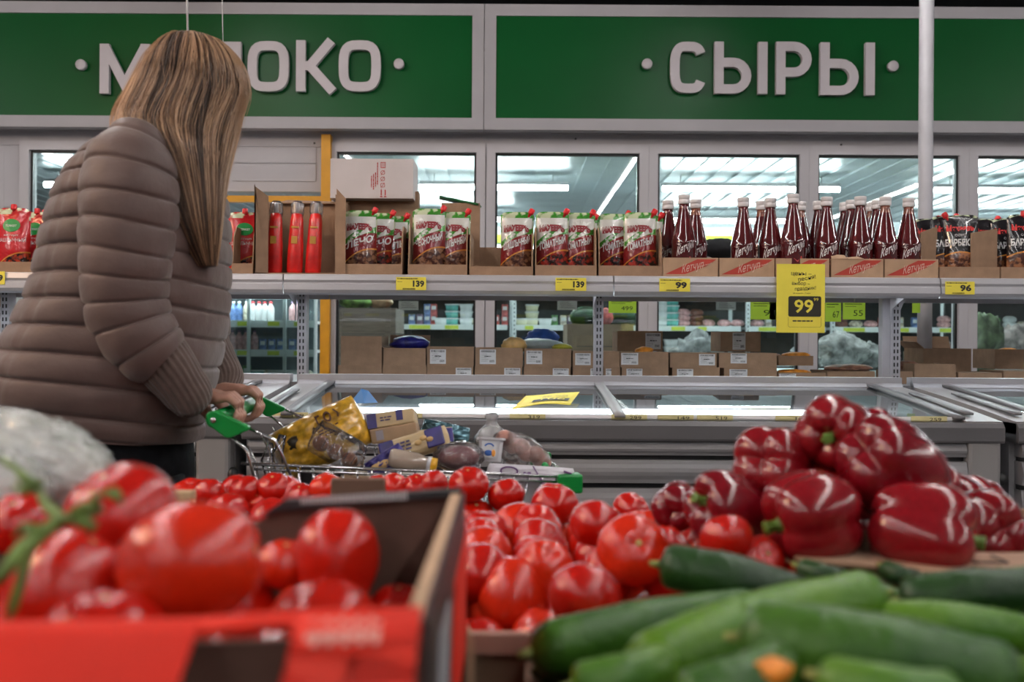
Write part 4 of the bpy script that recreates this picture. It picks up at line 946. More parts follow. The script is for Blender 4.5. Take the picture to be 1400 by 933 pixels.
PROTO['bot_w'] = bottle_p(pm('milk_bottle', (.62, .60, .60), .3, var=.1), pm('cap_red', (.5, .03, .04), .4)); PROTO['bot_b'] = bottle_p(bluep, tubw); PROTO['bot_m'] = bottle_p(mixp, tubw); PROTO['bot_p'] = bottle_p(pinkp, violet)
def pack_p(col):
    m = MB(); m.ell((0, 0, .035), (.07, .045, .035), 10, 6, fn=lambda d, ph, th: 1+.15*noise.noise(d*3)); return [('body', m.mesh('pack', col))]
PROTO['pack_p'] = pack_p(pinkp); PROTO['pack_m'] = pack_p(mixp); PROTO['pack_b'] = pack_p(pm('pack_brown', (.16, .06, .04), .4, var=.5, scale=20)); PROTO['pack_w'] = pack_p(tubw)
INFO = {'tub_c': ('cream tub', 'tub'), 'tub_t': ('teal tub', 'tub'), 'tub_w': ('white tub', 'tub'), 'box_r': ('red carton', 'carton'), 'box_v': ('dark violet carton', 'carton'), 'box_b': ('blue carton', 'carton'), 'box_m': ('beige carton', 'carton'), 'box_g': ('green carton', 'carton'),
        'bot_w': ('white bottle with red cap', 'bottle'), 'bot_b': ('blue bottle', 'bottle'), 'bot_m': ('beige bottle', 'bottle'), 'bot_p': ('pink bottle', 'bottle'), 'pack_p': ('pink meat pack', 'pack'), 'pack_m': ('mixed pack', 'pack'), 'pack_b': ('brown sausage pack', 'pack'), 'pack_w': ('white pack', 'pack')}
NM = {'tub': 'dairy_tub', 'carton': 'food_carton', 'bottle': 'drink_bottle', 'pack': 'food_pack'}
def good(kind, x, Y, z, where, rz=0, sc=1.0):
    lb, cat = INFO[kind]
    t = thing(NM[cat], '%s %s' % (lb, where), cat, (x, Y, z), rz, group='%ss %s' % (lb, where)); t.scale = (sc, sc, sc)
    for nm, me in PROTO[kind]: link(nm, me, t)
YG = YC2+.14
# upper visible tier (board at y 445)
z1 = shelf_zs[2]+.001; wh = 'on the upper shelf of the cold case'
def stack(px, kind, n, where=wh, z0=None, dz=None, sc=1.0):
    z0 = z1 if z0 is None else z0
    for k in range(n): good(kind, XX(px, YG), YG, z0+k*(dz or {'tub': .067, 'box': .101, 'pac': .05, 'bot': .2}[kind[:3]])*sc, where, 0, sc)
for px, kd, n in ((563, 'box_b', 1), (574, 'box_v', 1), (584, 'box_b', 2), (593, 'box_r', 2), (603, 'tub_w', 1), (618, 'tub_t', 3), (637, 'tub_w', 3), (654, 'tub_c', 1),
                  (678, 'box_r', 1), (690, 'box_r', 2), (713, 'tub_c', 1), (727, 'tub_c', 3), (745, 'tub_w', 1), (758, 'box_g', 1), (770, 'box_m', 1), (780, 'box_v', 1), (804, 'tub_w', 2), (830, 'tub_w', 2),
                  (903, 'tub_w', 4), (918, 'tub_t', 4), (934, 'pack_p', 3), (952, 'pack_b', 3), (968, 'pack_p', 1), (990, 'pack_p', 1), (1008, 'pack_p', 1), (1035, 'pack_p', 1), (1050, 'box_m', 1), (1075, 'box_g', 1), (1090, 'box_v', 1), (1150, 'pack_b', 2), (1170, 'pack_m', 1), (1190, 'pack_p', 1), (1205, 'box_r', 1), (1230, 'box_m', 1), (1250, 'box_b', 1), (1290, 'pack_p', 2), (1345, 'pack_m', 2), (1362, 'box_g', 1), (1380, 'pack_w', 2), (1398, 'pack_m', 1), (500, 'box_g', 2), (525, 'tub_w', 2), (545, 'box_m', 1)):
    stack(px, kd, n)
z1b = shelf_zs[1]+.001; wl = 'on the lower shelf of the cold case'
for px, kd, n in ((575, 'pack_b', 1), (590, 'pack_b', 1), (606, 'pack_p', 1), (622, 'box_v', 1), (640, 'pack_w', 1), (655, 'pack_w', 1), (700, 'pack_w', 1), (720, 'pack_m', 1), (765, 'pack_m', 2), (780, 'pack_m', 1), (800, 'pack_b', 1), (917, 'tub_w', 3), (935, 'pack_p', 1), (950, 'pack_m', 2), (965, 'pack_w', 1), (1040, 'pack_m', 1), (1060, 'pack_p', 1), (1078, 'pack_w', 1), (1094, 'box_b', 1), (1140, 'pack_w', 2), (1155, 'pack_p', 2), (1172, 'pack_b', 1), (1185, 'pack_m', 2), (1200, 'pack_w', 1), (1222, 'pack_p', 2), (1240, 'box_m', 1), (1258, 'pack_m', 2), (1275, 'pack_w', 2), (1293, 'box_m', 2), (1345, 'pack_w', 1), (1362, 'pack_m', 2), (1380, 'pack_p', 2), (1395, 'pack_m', 2)):
    stack(px, kd, n, wl, z1b)
# bags and crates directly behind the panes
YP = 6.35
def crate(px0, px1, py0, py1, label, mt=None, Y=YP, d=.5, nsl=5):
    a = P(px0, py1, Y); b = P(px1, py0, Y); W_ = b.x-a.x; H_ = b.z
    t = thing('wooden_crate', label, 'crate', (a.x, Y, 0)); z0 = .55
    mt = mt or pm('grey_wood', (.20, .165, .135), .8, var=.25, scale=8, stretch=(1, 4, 12))
    m = MB(); m.box(0, W_, 0, d, 0, .5); m.obj('pallet_base', kraft_d, t)
    hh = (H_-.5)/nsl
    sl = MB().box(0, W_, -.012, .0, .003, hh-.003).mesh('slat', mt); bs = MB().box(0, W_, 0, .012, .003, hh-.003).mesh('slat', mt); sd = MB().box(0, .012, .012, d-.012, .003, hh-.003).mesh('slat', mt)
    for k in range(nsl):
        link('slat', sl, t, (0, .0, .5+k*hh)); link('slat', bs, t, (0, d-.012, .5+k*hh)); link('slat', sd, t, (0, 0, .5+k*hh)); link('slat', sd, t, (W_-.012, 0, .5+k*hh))
    m = MB()
    for x in (.03, W_-.06): m.box(x, x+.03, -.02, -.0125, .5, H_)
    m.obj('nail_batten', mt, t, kind='stuff')
    return t
crate(455, 541, 421, 520, 'grey wooden slatted crate behind the first window pane below the shelf')
crate(775, 866, 443, 520, 'brown crate piled with watermelons behind the second upright', pm('brown_wood', (.26, .19, .13), .8, var=.2, scale=8))
mel = pm('melon', (.005, .04, .008), .4, var=.8, scale=22)
bag(487, 413, 50, 20, YP+.2, pm('green_bag', (.12, .25, .05), .5, var=.9, scale=14), 'green leafy bag on top of the grey wooden crate', seed=21); bag(520, 413, 34, 18, YP+.2, pm('tan_bag', (.35, .24, .14), .5, var=.5, scale=14), 'tan paper bag on top of the grey wooden crate', seed=22)
for px, w_, lb in ((801, 44, 'dark green watermelon left on the brown crate'), (848, 50, 'dark green watermelon on the right of the brown crate')):
    bag(px, 434, w_, 30, YP+.25, mel, lb, name='watermelon', cat='fruit', ridg=.02)
bag(828, 434, 20, 24, YP+.12, redp, 'red pack lying between the two watermelons', seed=23)
# heaps behind the right-hand panes
heaps = [(1152, 478, 70, 44, 'pale plastic bag heap behind the glass left of the right upright', 'pale_heap', (.5, .5, .48)), (1190, 490, 60, 40, 'grey plastic bag with packs beside the right upright', 'grey_heap', (.32, .33, .32)), (1105, 486, 40, 40, 'clear bag of rolls right of the promo sign', 'clear_heap', (.42, .44, .44)),
         (1345, 470, 46, 74, 'leafy green and white bag behind the last pane', 'leafy_heap', (.14, .2, .1)), (1385, 470, 60, 52, 'crumpled clear bag of vegetables at the right edge', 'crumpled_heap', (.42, .36, .34)), (1282, 480, 40, 34, 'pinkish bag of packs behind the steel column', 'pink_heap', (.45, .32, .28)), (955, 480, 62, 46, 'crumpled clear bag behind the two raised cartons', 'film_heap', (.35, .37, .37)), (735, 486, 70, 30, 'white wrapped pack behind the blue bag', 'wrap_heap', (.5, .55, .56))]
for i, (px, py, w_, h_, lb, mn, c) in enumerate(heaps):
    bag(px, py, w_, h_, YP+.05+.24*(i % 3)-(.15 if i % 2 else 0), pm(mn, tuple(min(1, q*.62) for q in c), .3, var=.7, scale=18, bump=.6, bscale=30), lb, name='plastic_bag', seed=30+i, ridg=.5)
MB().box(XX(880, YP), XX(1560, YP), YP-.3, YP+.5, .0, .945).obj('stock_table', case_w, None, label='low white stock table behind the panes carrying bags and packs', cat='table')
# dairy rack seen through the yellow portal
YD = 7.6
xa, xb = XX(250, YD), XX(432, YD)
t = thing('dairy_rack', 'glass-fronted dairy rack seen through the opening left of the yellow post', 'rack', (xa, YD, 0)); W_ = xb-xa
def zd(py): return HC+(466.5-py)/F*YD
m = MB(); m.box(0, W_, .5, .53, 0, zd(402)); m.obj('back_panel', pm('rack_back', (.10, .13, .14), .5), t)
m = MB(); m.box(0, W_, -.02, .5, zd(406), zd(398)); m.obj('top_board', case_w, t)
for px in (290, 341, 390, 432):
    m = MB(); x = XX(px, YD)-xa; m.box(x-.012, x+.012, -.03, -.006, 0, zd(404)); m.obj('upright', case_w, t)
for py in (441, 481, 521):
    m = MB(); m.box(0, W_, .0, .48, zd(py)-.02, zd(py)); m.box(0, W_, -.012, 0, zd(py)-.05, zd(py)+.004); o = m.obj('shelf', case_w, t)
    m = MB()
    for x in (.2, .42, .65, .85): m.box(x, x+.09, -.016, -.0125, zd(py)-.04, zd(py)-.006)
    m.obj('tag', lime, o, kind='stuff')
m = MB(); m.box(0, W_, -.05, -.044, .4, zd(404)); m.obj('glass_door', glassm('rack_glass', (.86, .93, .93), 1.5, .03), t)
m = MB(); m.tube([(.05, .03, zd(409)), (W_-.05, .03, zd(409))], .01, 6); m.obj('lamp', MATS['case_lamp'], t)
YB_ = YD+.10
for px, kd in ((303, 'bot_m'), (311, 'bot_m'), (319, 'bot_b'), (327, 'bot_b'), (337, 'bot_m'), (346, 'bot_w'), (354, 'bot_w'), (362, 'bot_w'), (370, 'bot_w'), (400, 'bot_p'), (407, 'bot_p'), (415, 'bot_w')):
    good(kd, XX(px, YB_), YB_, zd(441)+.001, 'on the top shelf of the dairy rack', sc=.84)
for px, kd in ((303, 'bot_p'), (311, 'bot_p'), (318, 'bot_p'), (327, 'bot_p'), (336, 'bot_p'), (348, 'bot_p'), (360, 'box_b'), (372, 'box_b'), (384, 'box_b'), (400, 'box_b'), (412, 'box_b')):
    good(kd, XX(px, YB_), YB_, zd(481)+.001, 'on the middle shelf of the dairy rack', sc=.84)
for px, kd in ((305, 'tub_t'), (320, 'pack_m'), (338, 'box_g'), (352, 'tub_t'), (366, 'pack_m'), (380, 'tub_w'), (402, 'tub_w'), (418, 'pack_m')):
    good(kd, XX(px, YB_), YB_, zd(521)+.001, 'on the bottom shelf of the dairy rack')
# hanging lime price cards under the shelf (thin card lets the cold-room light through)
lc = pm('lime_card', (.42, .55, .05), .6); nt = lc.node_tree; tl = nt.nodes.new('ShaderNodeBsdfTranslucent'); tl.inputs[0].default_value = (.60, .78, .08, 1); mx = nt.nodes.new('ShaderNodeMixShader'); mx.inputs[0].default_value = .65
nt.links.new(nt.nodes['Principled BSDF'].outputs[0], mx.inputs[1]); nt.links.new(tl.outputs[0], mx.inputs[2]); nt.links.new(mx.outputs[0], nt.nodes['Material Output'].inputs[0])
def hang(px0, px1, py0, py1, txt, label, Y=4.068):
    a = P(px0, py1, Y); b = P(px1, py0, Y); b.z = 1.2875+.004; t = thing('price_card', label, 'price tag', (a.x, Y, a.z)); W_ = b.x-a.x; H_ = b.z-a.z
    MB().add([(0, 0, 0), (W_, 0, 0), (W_, 0, H_), (0, 0, H_)], [(0, 1, 2, 3)]).obj('card', lc, t)
    if txt:
        m = MB(); addtext(m, txt, H_*.45, (W_*.45, -.0008, H_*.2), width=W_*.42); m.box(W_*.1, W_*.85, -.0006, -.0001, H_*.82, H_*.86); m.box(W_*.1, W_*.6, -.0006, -.0001, H_*.70, H_*.73); m.obj('print', pm('green_ink', (.04, .08, .02), .6), t)
hang(1026, 1064, 410, 437, '91', 'lime price card 91 hanging just left of the promo sign'); hang(1052, 1085, 412, 437, '', 'lime price card partly behind the promo sign'); hang(1128, 1150, 411, 440, '67', 'lime price card 67 hanging right of the promo sign'); hang(1152, 1183, 410, 437, '55', 'lime price card 55, second right of the promo sign'); hang(832, 870, 409, 428, '499', 'lime price card 499 hanging right of the second upright'); hang(1247, 1258, 414, 428, '', 'small lime card left of the steel column')
# printed notices stuck behind the panes
for px0, px1, lb in ((545, 572, 'white printed notice behind the first pane'), (762, 789, 'white printed notice behind the second pane'), (979, 1006, 'white printed notice behind the third pane')):
    a = P(px0, 424, 5.508); b = P(px1, 412, 5.508); t = thing('notice', lb, 'notice', (a.x, 5.508, a.z)); MB().box(0, b.x-a.x, 0, .002, 0, b.z-a.z).obj('sheet', paper, t)
    m = MB()
    for k in range(4): m.box(.015, (b.x-a.x)*(.9-.1*k), -.0006, -.0001, .012+k*.010, .014+k*.010)
    m.obj('print', ink, t)
# far left: bread shelving
YL = 4.55
t = thing('bread_rack', 'white rack with wooden boards of bread at the left edge under the shelf', 'rack', (XX(-90, YL), YL, 0)); W_ = XX(22, YL)-XX(-90, YL)
m = MB(); m.box(W_-.02, W_, 0, .4, 0, 1.32); m.obj('side_panel', case_w, t)
for py in (414, 448, 472):
    z = HC+(466.5-py)/F*YL; m = MB(); m.box(0, W_-.02, 0, .4, z-.05, z-.03); m.obj('shelf', case_w, t); m = MB(); m.box(0, W_-.03, -.02, -.005, z-.035, z+.02); m.obj('wooden_board', pm('orange_wood', (.40, .22, .07), .6, var=.3, scale=10), t)
for k, (px, py) in enumerate(((2, 404), (14, 404), (3, 436), (15, 437), (-14, 405), (-14, 437), (8, 462))):
    bag(px, py, 16, 16, YL+.1, pm('dark_bread', (.06, .03, .02), .6, var=.4), 'dark loaf %s' % ('first on the top board of the bread rack', 'second on the top board of the bread rack', 'first on the middle board of the bread rack', 'second on the middle board of the bread rack', 'out of frame on the top board of the bread rack', 'out of frame on the middle board of the bread rack', 'on the bottom board of the bread rack')[k] if False else ('dark loaf at the right end of the top bread board', 'dark loaf nearest the rack side, top bread board', 'dark loaf at the left of the middle bread board', 'dark loaf nearest the rack side, middle bread board', 'dark loaf beyond the left edge, top bread board', 'dark loaf beyond the left edge, middle bread board', 'dark loaf on the lowest bread board')[k], name='bread_loaf', cat='bread', seed=50+k, ridg=.1)
# ================= WOMAN =================
WY = 1.90
def q3(px, py, Y=WY): return P(px, py, Y)
woman = thing('person', 'woman in a quilted taupe jacket with long blond hair pushing a trolley', 'person', (XX(160, WY), WY, 0))
WO = Vector(woman.location)
def cr(p0, p1, p2, p3, t):
    return tuple(.5*((2*b)+(-a+c)*t+(2*a-5*b+4*c-d)*t*t+(-a+3*b-3*c+d)*t**3) for a, b, c, d in zip(p0, p1, p2, p3))
def spline(keys, n):
    out = []; m = len(keys)
    for i in range(n+1):
        s = i/n*(m-1); k = min(int(s), m-2); t = s-k
        out.append(cr(keys[max(k-1, 0)], keys[k], keys[k+1], keys[min(k+2, m-1)], t))
    return out
def loft(m, keys, nr, ns, fn=None, pw=2.3, cap=True, ph0=0):
    """keys: (cx,cy,cz, ax,ay,az, bx,by,bz)"""
    rings = []
    for i, k in enumerate(spline(keys, nr)):
        c = Vector(k[0:3]); a = Vector(k[3:6]); b = Vector(k[6:9]); row = []
        for j in range(ns):
            th = 2*PI*j/ns; co, si = math.cos(th), math.sin(th)
            x = abs(co)**(2/pw)*(1 if co > 0 else -1); y = abs(si)**(2/pw)*(1 if si > 0 else -1)
            v = a*x+b*y; s_ = fn(i/nr*(len(keys)-1), th, c+v) if fn else 1
            row.append(c+v*s_-WO)
        rings.append(row)
    return m.rings(rings, 0, cap, True)
taupe = pm('jacket_taupe', (.100, .060, .051), .55, var=.10, scale=9, bump=.5, bscale=35, sheen=.25, spec=.35)
knit = pm('knit_taupe', (.095, .062, .050), .85, var=.18, scale=60, bump=.2, bscale=300, sheen=.3)
# --- body: one continuous surface (head, neck, torso, arms, hands, legs) ---
skin_m = pm('skin', (.42, .215, .155), .5, var=.10, scale=30, sss=.15, bump=.1, bscale=120)
bd = MB()
def limb(pts, rs, n=12): bd.tube([Vector(p)-WO for p in pts], rs, n)
def ball(p, r, **k): bd.ell(Vector(p)-WO, (r, r, r) if isinstance(r, (int, float)) else r, 14, 10, **k)
hip = q3(155, 610); chest = q3(190, 300); neck = q3(225, 205); head = q3(262, 133)
shN = q3(192, 232, 1.76); shF = q3(205, 228, 2.08); elN = q3(188, 452, 1.735); elF = q3(268, 455, 2.13)
# handle geometry (shared with the trolley)
B0 = P(293, 574, 1.72); B1 = Vector((-.562, 2.20, B0.z)); bd_dir = (B1-B0).normalized()
def barpt(s): return B0+bd_dir*s
hN = barpt(.095); hF = barpt(.335)
limb([hip+Vector((0, 0, -.05)), hip+Vector((.0, 0, .1)), hip.lerp(chest, .5), chest, q3(200, 235)], [.105, .11, .115, .12, .10], 16)
limb([shN, shF], [.055, .055]); limb([q3(205, 235), neck, q3(250, 160)], [.065, .055, .052])
# head, turned to the right and away from the lens
R = Matrix.Rotation(math.radians(35), 3, 'Z') @ Matrix.Rotation(math.radians(12), 3, 'Y')
hd = head
def hp(x, y, z): return hd-WO+R @ Vector((x, y, z))
bd.ell(hd-WO, (.088, .072, .105), 20, 14, R=R); bd.ell(hp(.022, 0, -.055), (.060, .052, .062), 16, 10, R=R)     # skull, jaw
bd.ell(hp(.082, 0, -.022), (.020, .012, .022), 10, 8, R=R); bd.ell(hp(.076, 0, -.004), (.010, .008, .028), 10, 8, R=R)   # nose
bd.ell(hp(.070, 0, -.060), (.014, .022, .008), 10, 8, R=R); bd.ell(hp(.066, 0, -.090), (.016, .02, .014), 10, 8, R=R)
for s_ in (-1, 1):
    bd.ell(hp(.062, s_*.03, .008), (.014, .015, .010), 10, 8, R=R); bd.ell(hp(.0, s_*.074, -.015), (.018, .008, .030), 10, 8, R=R); bd.ell(hp(.055, s_*.04, -.03), (.02, .018, .018), 10, 8, R=R)
def arm_hand(sh, el, B, side):
    # hand gripping the bar at B; wrist above-left of it
    u = bd_dir; ex = Vector((1, 0, 0)); ex = (ex-u*ex.dot(u)).normalized(); ez = u.cross(ex) if u.cross(ex).z > 0 else ex.cross(u)
    def c(ang, r, s): a = math.radians(ang); return B+u*s+(ex*math.cos(a)+ez*math.sin(a))*r
    wrist = B+ex*(-.066)+ez*.026
    limb([sh, sh.lerp(el, .5), el], [.050, .040, .034]); limb([el, el.lerp(wrist, .35), el.lerp(wrist, .75), wrist], [.034, .034, .027, .023])
    # palm: wedge from wrist to knuckle line on top of the bar
    for s in (-.026, -.009, .009, .026):
        limb([wrist+u*s*.45, wrist.lerp(c(112, .036, s), .5)+ez*.006, c(105, .035, s)], [.019, .0165, .0125], 8)
    for k, (s, r) in enumerate(((-.032, .0078), (-.011, .0086), (.011, .0088), (.032, .0082))):
        s *= 1 if side > 0 else -1
        limb([c(112, .034, s), c(72, .037, s), c(40, .034, s), c(5, .028, s), c(-35, .0265, s), c(-75, .0255, s*.95), c(-110, .0245, s*.92)], [r*1.25, r*1.25, r*1.02, r*1.08, r*.95, r*.92, r*.7], 8)
    th_s = .034*side                                            # thumb leaves the side of the palm
    limb([wrist+u*th_s*.5, c(172, .040, th_s*1.15), c(205, .032, th_s*1.05), c(240, .027, th_s*.7), c(268, .026, th_s*.35)], [.014, .0125, .0105, .0098, .0078], 8)
    return wrist
wN = arm_hand(shN, elN, hN, 1); wF = arm_hand(shF, elF, hF, -1)
for (s_, x0) in ((-1, 185), (1, 215)):
    Yl = WY+s_*.09; h0 = q3(160+s_*5, 600, WY+s_*.085); kn = Vector((XX(185+s_*20, Yl), Yl, .50)); an = Vector((XX(160+s_*45, Yl), Yl, .09))
    limb([h0, h0.lerp(kn, .5), kn, kn.lerp(an, .4), an, an+Vector((0, 0, -.04))], [.080, .072, .056, .052, .038, .036]); 
    bd.ell(an-WO+Vector((.06, 0, -.055)), (.12, .042, .032), 12, 8)
body = bd.obj('body', skin_m, woman)
md = body.modifiers.new('r', 'REMESH'); md.mode = 'VOXEL'; md.voxel_size = .0042; md.use_smooth_shade = True
sm = body.modifiers.new('s', 'SMOOTH'); sm.factor = .6; sm.iterations = 2
bpy.context.view_layer.update()
dg = bpy.context.evaluated_depsgraph_get(); me = bpy.data.meshes.new_from_object(body.evaluated_get(dg)); body.modifiers.clear(); body.data = me
for p in me.polygons: p.use_smooth = True
# eyes and lips
for s_ in (-1, 1): MB().ell(hp(.072, s_*.03, .008), (.008, .010, .006), 10, 8, R=R).obj('eye', pm('eye_white', (.7, .68, .65), .2), woman)
MB().ell(hp(.081, 0, -.060), (.006, .018, .005), 10, 8, R=R).obj('lips', pm('lips', (.40, .12, .10), .4), woman)
# --- jacket torso ---
sl = [((-3, 564), (270, 604), .21), ((2, 520), (278, 560), .225), ((16, 480), (290, 512), .225), ((38, 440), (300, 465), .22), ((58, 400), (306, 420), .215), ((70, 358), (308, 375), .21), ((80, 316), (308, 330), .21), ((93, 275), (305, 285), .205), ((112, 238), (298, 246), .195), ((136, 210), (282, 218), .165), ((158, 188), (265, 205), .115), ((172, 172), (258, 196), .085), ((190, 158), (256, 188), .075)]
keys = []
for (l, r_, b) in sl:
    L3 = q3(*l); R3 = q3(*r_); c = (L3+R3)/2; a = (R3-L3)/2; keys.append((*c, *a, 0, b, 0))
seamN = 1.0
SEAM = [0, .62, 1.45, 2.25, 3.05, 3.85, 4.62, 5.4, 6.15, 6.9, 7.65, 8.45, 9.3, 10.6, 12]
def seam_d(s, tbl):
    for a, b in zip(tbl[:-1], tbl[1:]):
        if a <= s <= b:
            u = (s-a)/(b-a); return math.sin(PI*u)
    return 0
def jfn(s, th, p):
    sh = s+.10*math.sin(th*2+1)
    k = seam_d(min(max(sh, 0), 12), SEAM)
    vs_ = min(1, min(abs(((th-v+PI) % (2*PI))-PI) for v in (-2.05, -.75, 1.2, 2.4))/.035)      # vertical seams
    n1 = noise.noise(Vector((p.x*9, p.y*9, p.z*14)))*.014+noise.noise(Vector((p.x*30, p.y*30, p.z*18)))*.007
    dd = min(abs(sh-q) for q in SEAM)
    return .975+.026*k**.6*(.6+.4*vs_)-.026*math.exp(-(dd/.045)**2)-.012*(1-vs_)+n1*(.8+.9*math.exp(-(dd/.25)**2))
m = MB(); loft(m, keys, 330, 120, jfn, 2.25)
torso = m.obj('jacket', taupe, woman)
# stitched seam lines show as fine dark threads
# shoulder yoke and stand-up collar
m = MB(); ck = []
for (l, r_, b) in (((176, 176), (262, 205), .10), ((186, 160), (262, 192), .088), ((196, 147), (266, 178), .082)):
    L3 = q3(*l); R3 = q3(*r_); c = (L3+R3)/2; a = (R3-L3)/2; ck.append((*c, *a, 0, b, 0))
loft(m, ck, 12, 40, lambda s, th, p: 1+.03*math.sin(PI*min(1, s/2))); m.obj('collar', taupe, woman)
def sleeve(path, name, seams, flat=1.0, fn2=None, ns=64, nr=230, mat_=taupe, frontdir=Vector((0, -1, 0))):
    """path: (point, half width in the picture plane, half depth)"""
    ks = []; n = len(path)
    for i, (p, wv, dv) in enumerate(path):
        t = (path[min(i+1, n-1)][0]-path[max(i-1, 0)][0]).normalized(); a = t.cross(frontdir).normalized(); b = a.cross(t).normalized()
        ks.append((*p, *(a*wv), *(b*dv)))
    def f(s, th, p):
        if fn2: return fn2(s, th, p)
        k = seam_d(s+.09*math.cos(th)+.05*math.sin(th*2), seams)
        dd = min(abs(s+.09*math.cos(th)+.05*math.sin(th*2)-q) for q in seams)
        return .965+.050*k**.6-.045*math.exp(-(dd/.045)**2)+noise.noise(Vector((p.x*12, p.y*12, p.z*20)))*.03+noise.noise(Vector((p.x*40, p.y*40, p.z*26)))*.010
    m = MB(); loft(m, ks, nr, ns, f, 2.1); return m.obj(name, mat_, woman)
sc_ = 1/F
def pt(px, py, Y): return P(px, py, Y)
Yn = 1.745
pN = [(pt(190, 196, Yn+.03), .050, .06), (pt(180, 224, Yn), .075, .075), (pt(178, 262, Yn-.01), .082, .082), (pt(177, 305, Yn-.015), .080, .083), (pt(173, 350, Yn-.02), .077, .08), (pt(172, 392, Yn-.02), .072, .077), (pt(177, 430, Yn-.02), .070, .074), (pt(192, 462, Yn-.02), .066, .068), (pt(212, 484, Yn-.015), .060, .062), (pt(224, 494, Yn-.01), .050, .054)]
sleeve(pN, 'sleeve', [-.5, .45, 1.45, 2.3, 3.1, 3.95, 4.75, 5.6, 6.5, 7.6, 9.2])
Yf = 2.07
pF = [(pt(205, 200, Yf-.02), .05, .06), (pt(220, 230, Yf), .07, .07), (pt(240, 300, Yf+.02), .07, .07), (pt(258, 380, Yf+.03), .065, .065), (pt(272, 430, Yf+.04), .062, .062), (pt(282, 465, Yf+.04), .052, .052)]
sleeve(pF, 'sleeve', [-.3, .5, 1.1, 1.7, 2.3, 2.9, 3.5, 4.1, 5.2], nr=130)
def ribbed(s, th, p): return 1+.022*math.sin(th*26)+noise.noise(Vector((p.x*14, p.y*14, p.z*14)))*.05
wNp = wN-bd_dir*0; 
kN = [(pt(205, 470, Yn-.01), .048, .050), (pt(222, 492, Yn-.005), .050, .052), (pt(243, 520, Yn+.005), .045, .046), (pt(262, 545, Yn+.02), .036, .037), (wN.lerp(pt(262, 545, Yn+.02), .35), .031, .032), (wN+Vector((-.004, 0, .002)), .026, .027)]
sleeve(kN, 'knit_sleeve', None, fn2=ribbed, ns=156, nr=40, mat_=knit)
kF = [(pt(282, 460, Yf+.04), .042, .044), (pt(293, 492, Yf+.03), .044, .046), (pt(306, 520, Yf+.01), .040, .042), (wF.lerp(pt(306, 520, Yf+.01), .4), .031, .032), (wF, .026, .027)]
sleeve(kF, 'knit_sleeve', None, fn2=ribbed, ns=156, nr=40, mat_=knit)
# --- trousers, shoes, socks ---
tr_m = pm('trousers_black', (.0045, .0045, .006), .85, spec=.15, var=.3, scale=40, bump=.2, bscale=90)
m = MB(); hk = []
for (l, r_, b) in (((58, 575), (252, 600), .185), ((66, 620), (254, 640), .19), ((75, 670), (254, 682), .18)):
    L3 = q3(*l); R3 = q3(*r_); c = (L3+R3)/2; a = (R3-L3)/2; hk.append((*c, *a, 0, b, 0))
loft(m, hk, 16, 50); m.obj('trousers_top', tr_m, woman)
for s_ in (-1, 1):
    Yl = WY+s_*.09; top = q3(160, 655, Yl); kn = Vector((XX(185+s_*20, Yl), Yl, .50)); an = Vector((XX(160+s_*45, Yl), Yl, .10))
    m = MB(); m.tube([top-WO, (top.lerp(kn, .5))-WO, kn-WO, kn.lerp(an, .5)-WO, an-WO], [.118, .10, .08, .072, .062], 24); m.obj('trouser_leg', tr_m, woman)
    m = MB(); m.ell(an-WO+Vector((.055, 0, -.05)), (.14, .05, .05), 18, 10, fn=lambda d, ph, th: 1 if d.z > -.7 else .8); m.obj('shoe', black_p, woman)
    m = MB(); m.bbox(an.x-WO.x-.085, an.x-WO.x+.19, an.y-WO.y-.05, an.y-WO.y+.05, 0.001, .02, .006); m.obj('sole', pm('shoe_sole', (.4, .4, .4), .6), woman)
# --- hair: shell and strands ---
rows = [  # py, left px, right px, Yc, ry
    (47, 248, 272, 1.905, .02), (55, 228, 298, 1.905, .06), (75, 210, 318, 1.905, .085), (100, 199, 331, 1.90, .102), (130, 184, 334, 1.90, .108), (160, 170, 326, 1.895, .112), (190, 176, 324, 1.875, .115), (225, 210, 325, 1.84, .095), (265, 238, 323, 1.82, .07), (305, 258, 323, 1.805, .055), (340, 277, 321, 1.80, .04), (372, 296, 317, 1.80, .02)]
def hair_row(s):
    k = cr(*[rows[min(max(int(s)+d, 0), len(rows)-1)] for d in (-1, 0, 1, 2)], s-int(s)); return k
def hair_pt(s, ph, rad=1.0):
    k = hair_row(min(s, 10.999)); cx = (k[1]+k[2])/2; hw = (k[2]-k[1])/2
    x = cx+hw*math.cos(ph)*rad; Y = k[3]-k[4]*math.sin(ph)*rad
    return P(x, k[0], 1.9)*1.0 + Vector(((x-700)/F*(Y-1.9)*.0, Y-1.9, 0))
hair_m = pm('hair_base', (.055, .028, .015), .5, var=.35, scale=10, stretch=(6, 6, .6))
hm = [pm('hair_gold', (.22, .12, .062), .38, var=.2, scale=10, spec=.6), pm('hair_brown', (.10, .050, .026), .42, var=.2, scale=10), pm('hair_blond', (.42, .25, .14), .36, var=.2, scale=10, spec=.6), pm('hair_dark', (.035, .018, .010), .45, var=.2, scale=10)]
m = MB(); rg = []
for i in range(60):
    s = i/59*10.9
    rg.append([hair_pt(s, 2*PI*j/90, .90+.05*noise.noise(Vector((math.cos(2*PI*j/90)*5, math.sin(2*PI*j/90)*5, s*.18)))+.03*noise.noise(Vector((math.cos(2*PI*j/90)*14, math.sin(2*PI*j/90)*14, s*.12))))-WO for j in range(90)])
m.rings(rg); hs = m.obj('hair', hair_m, woman)
r = random.Random(5)
st = MB()
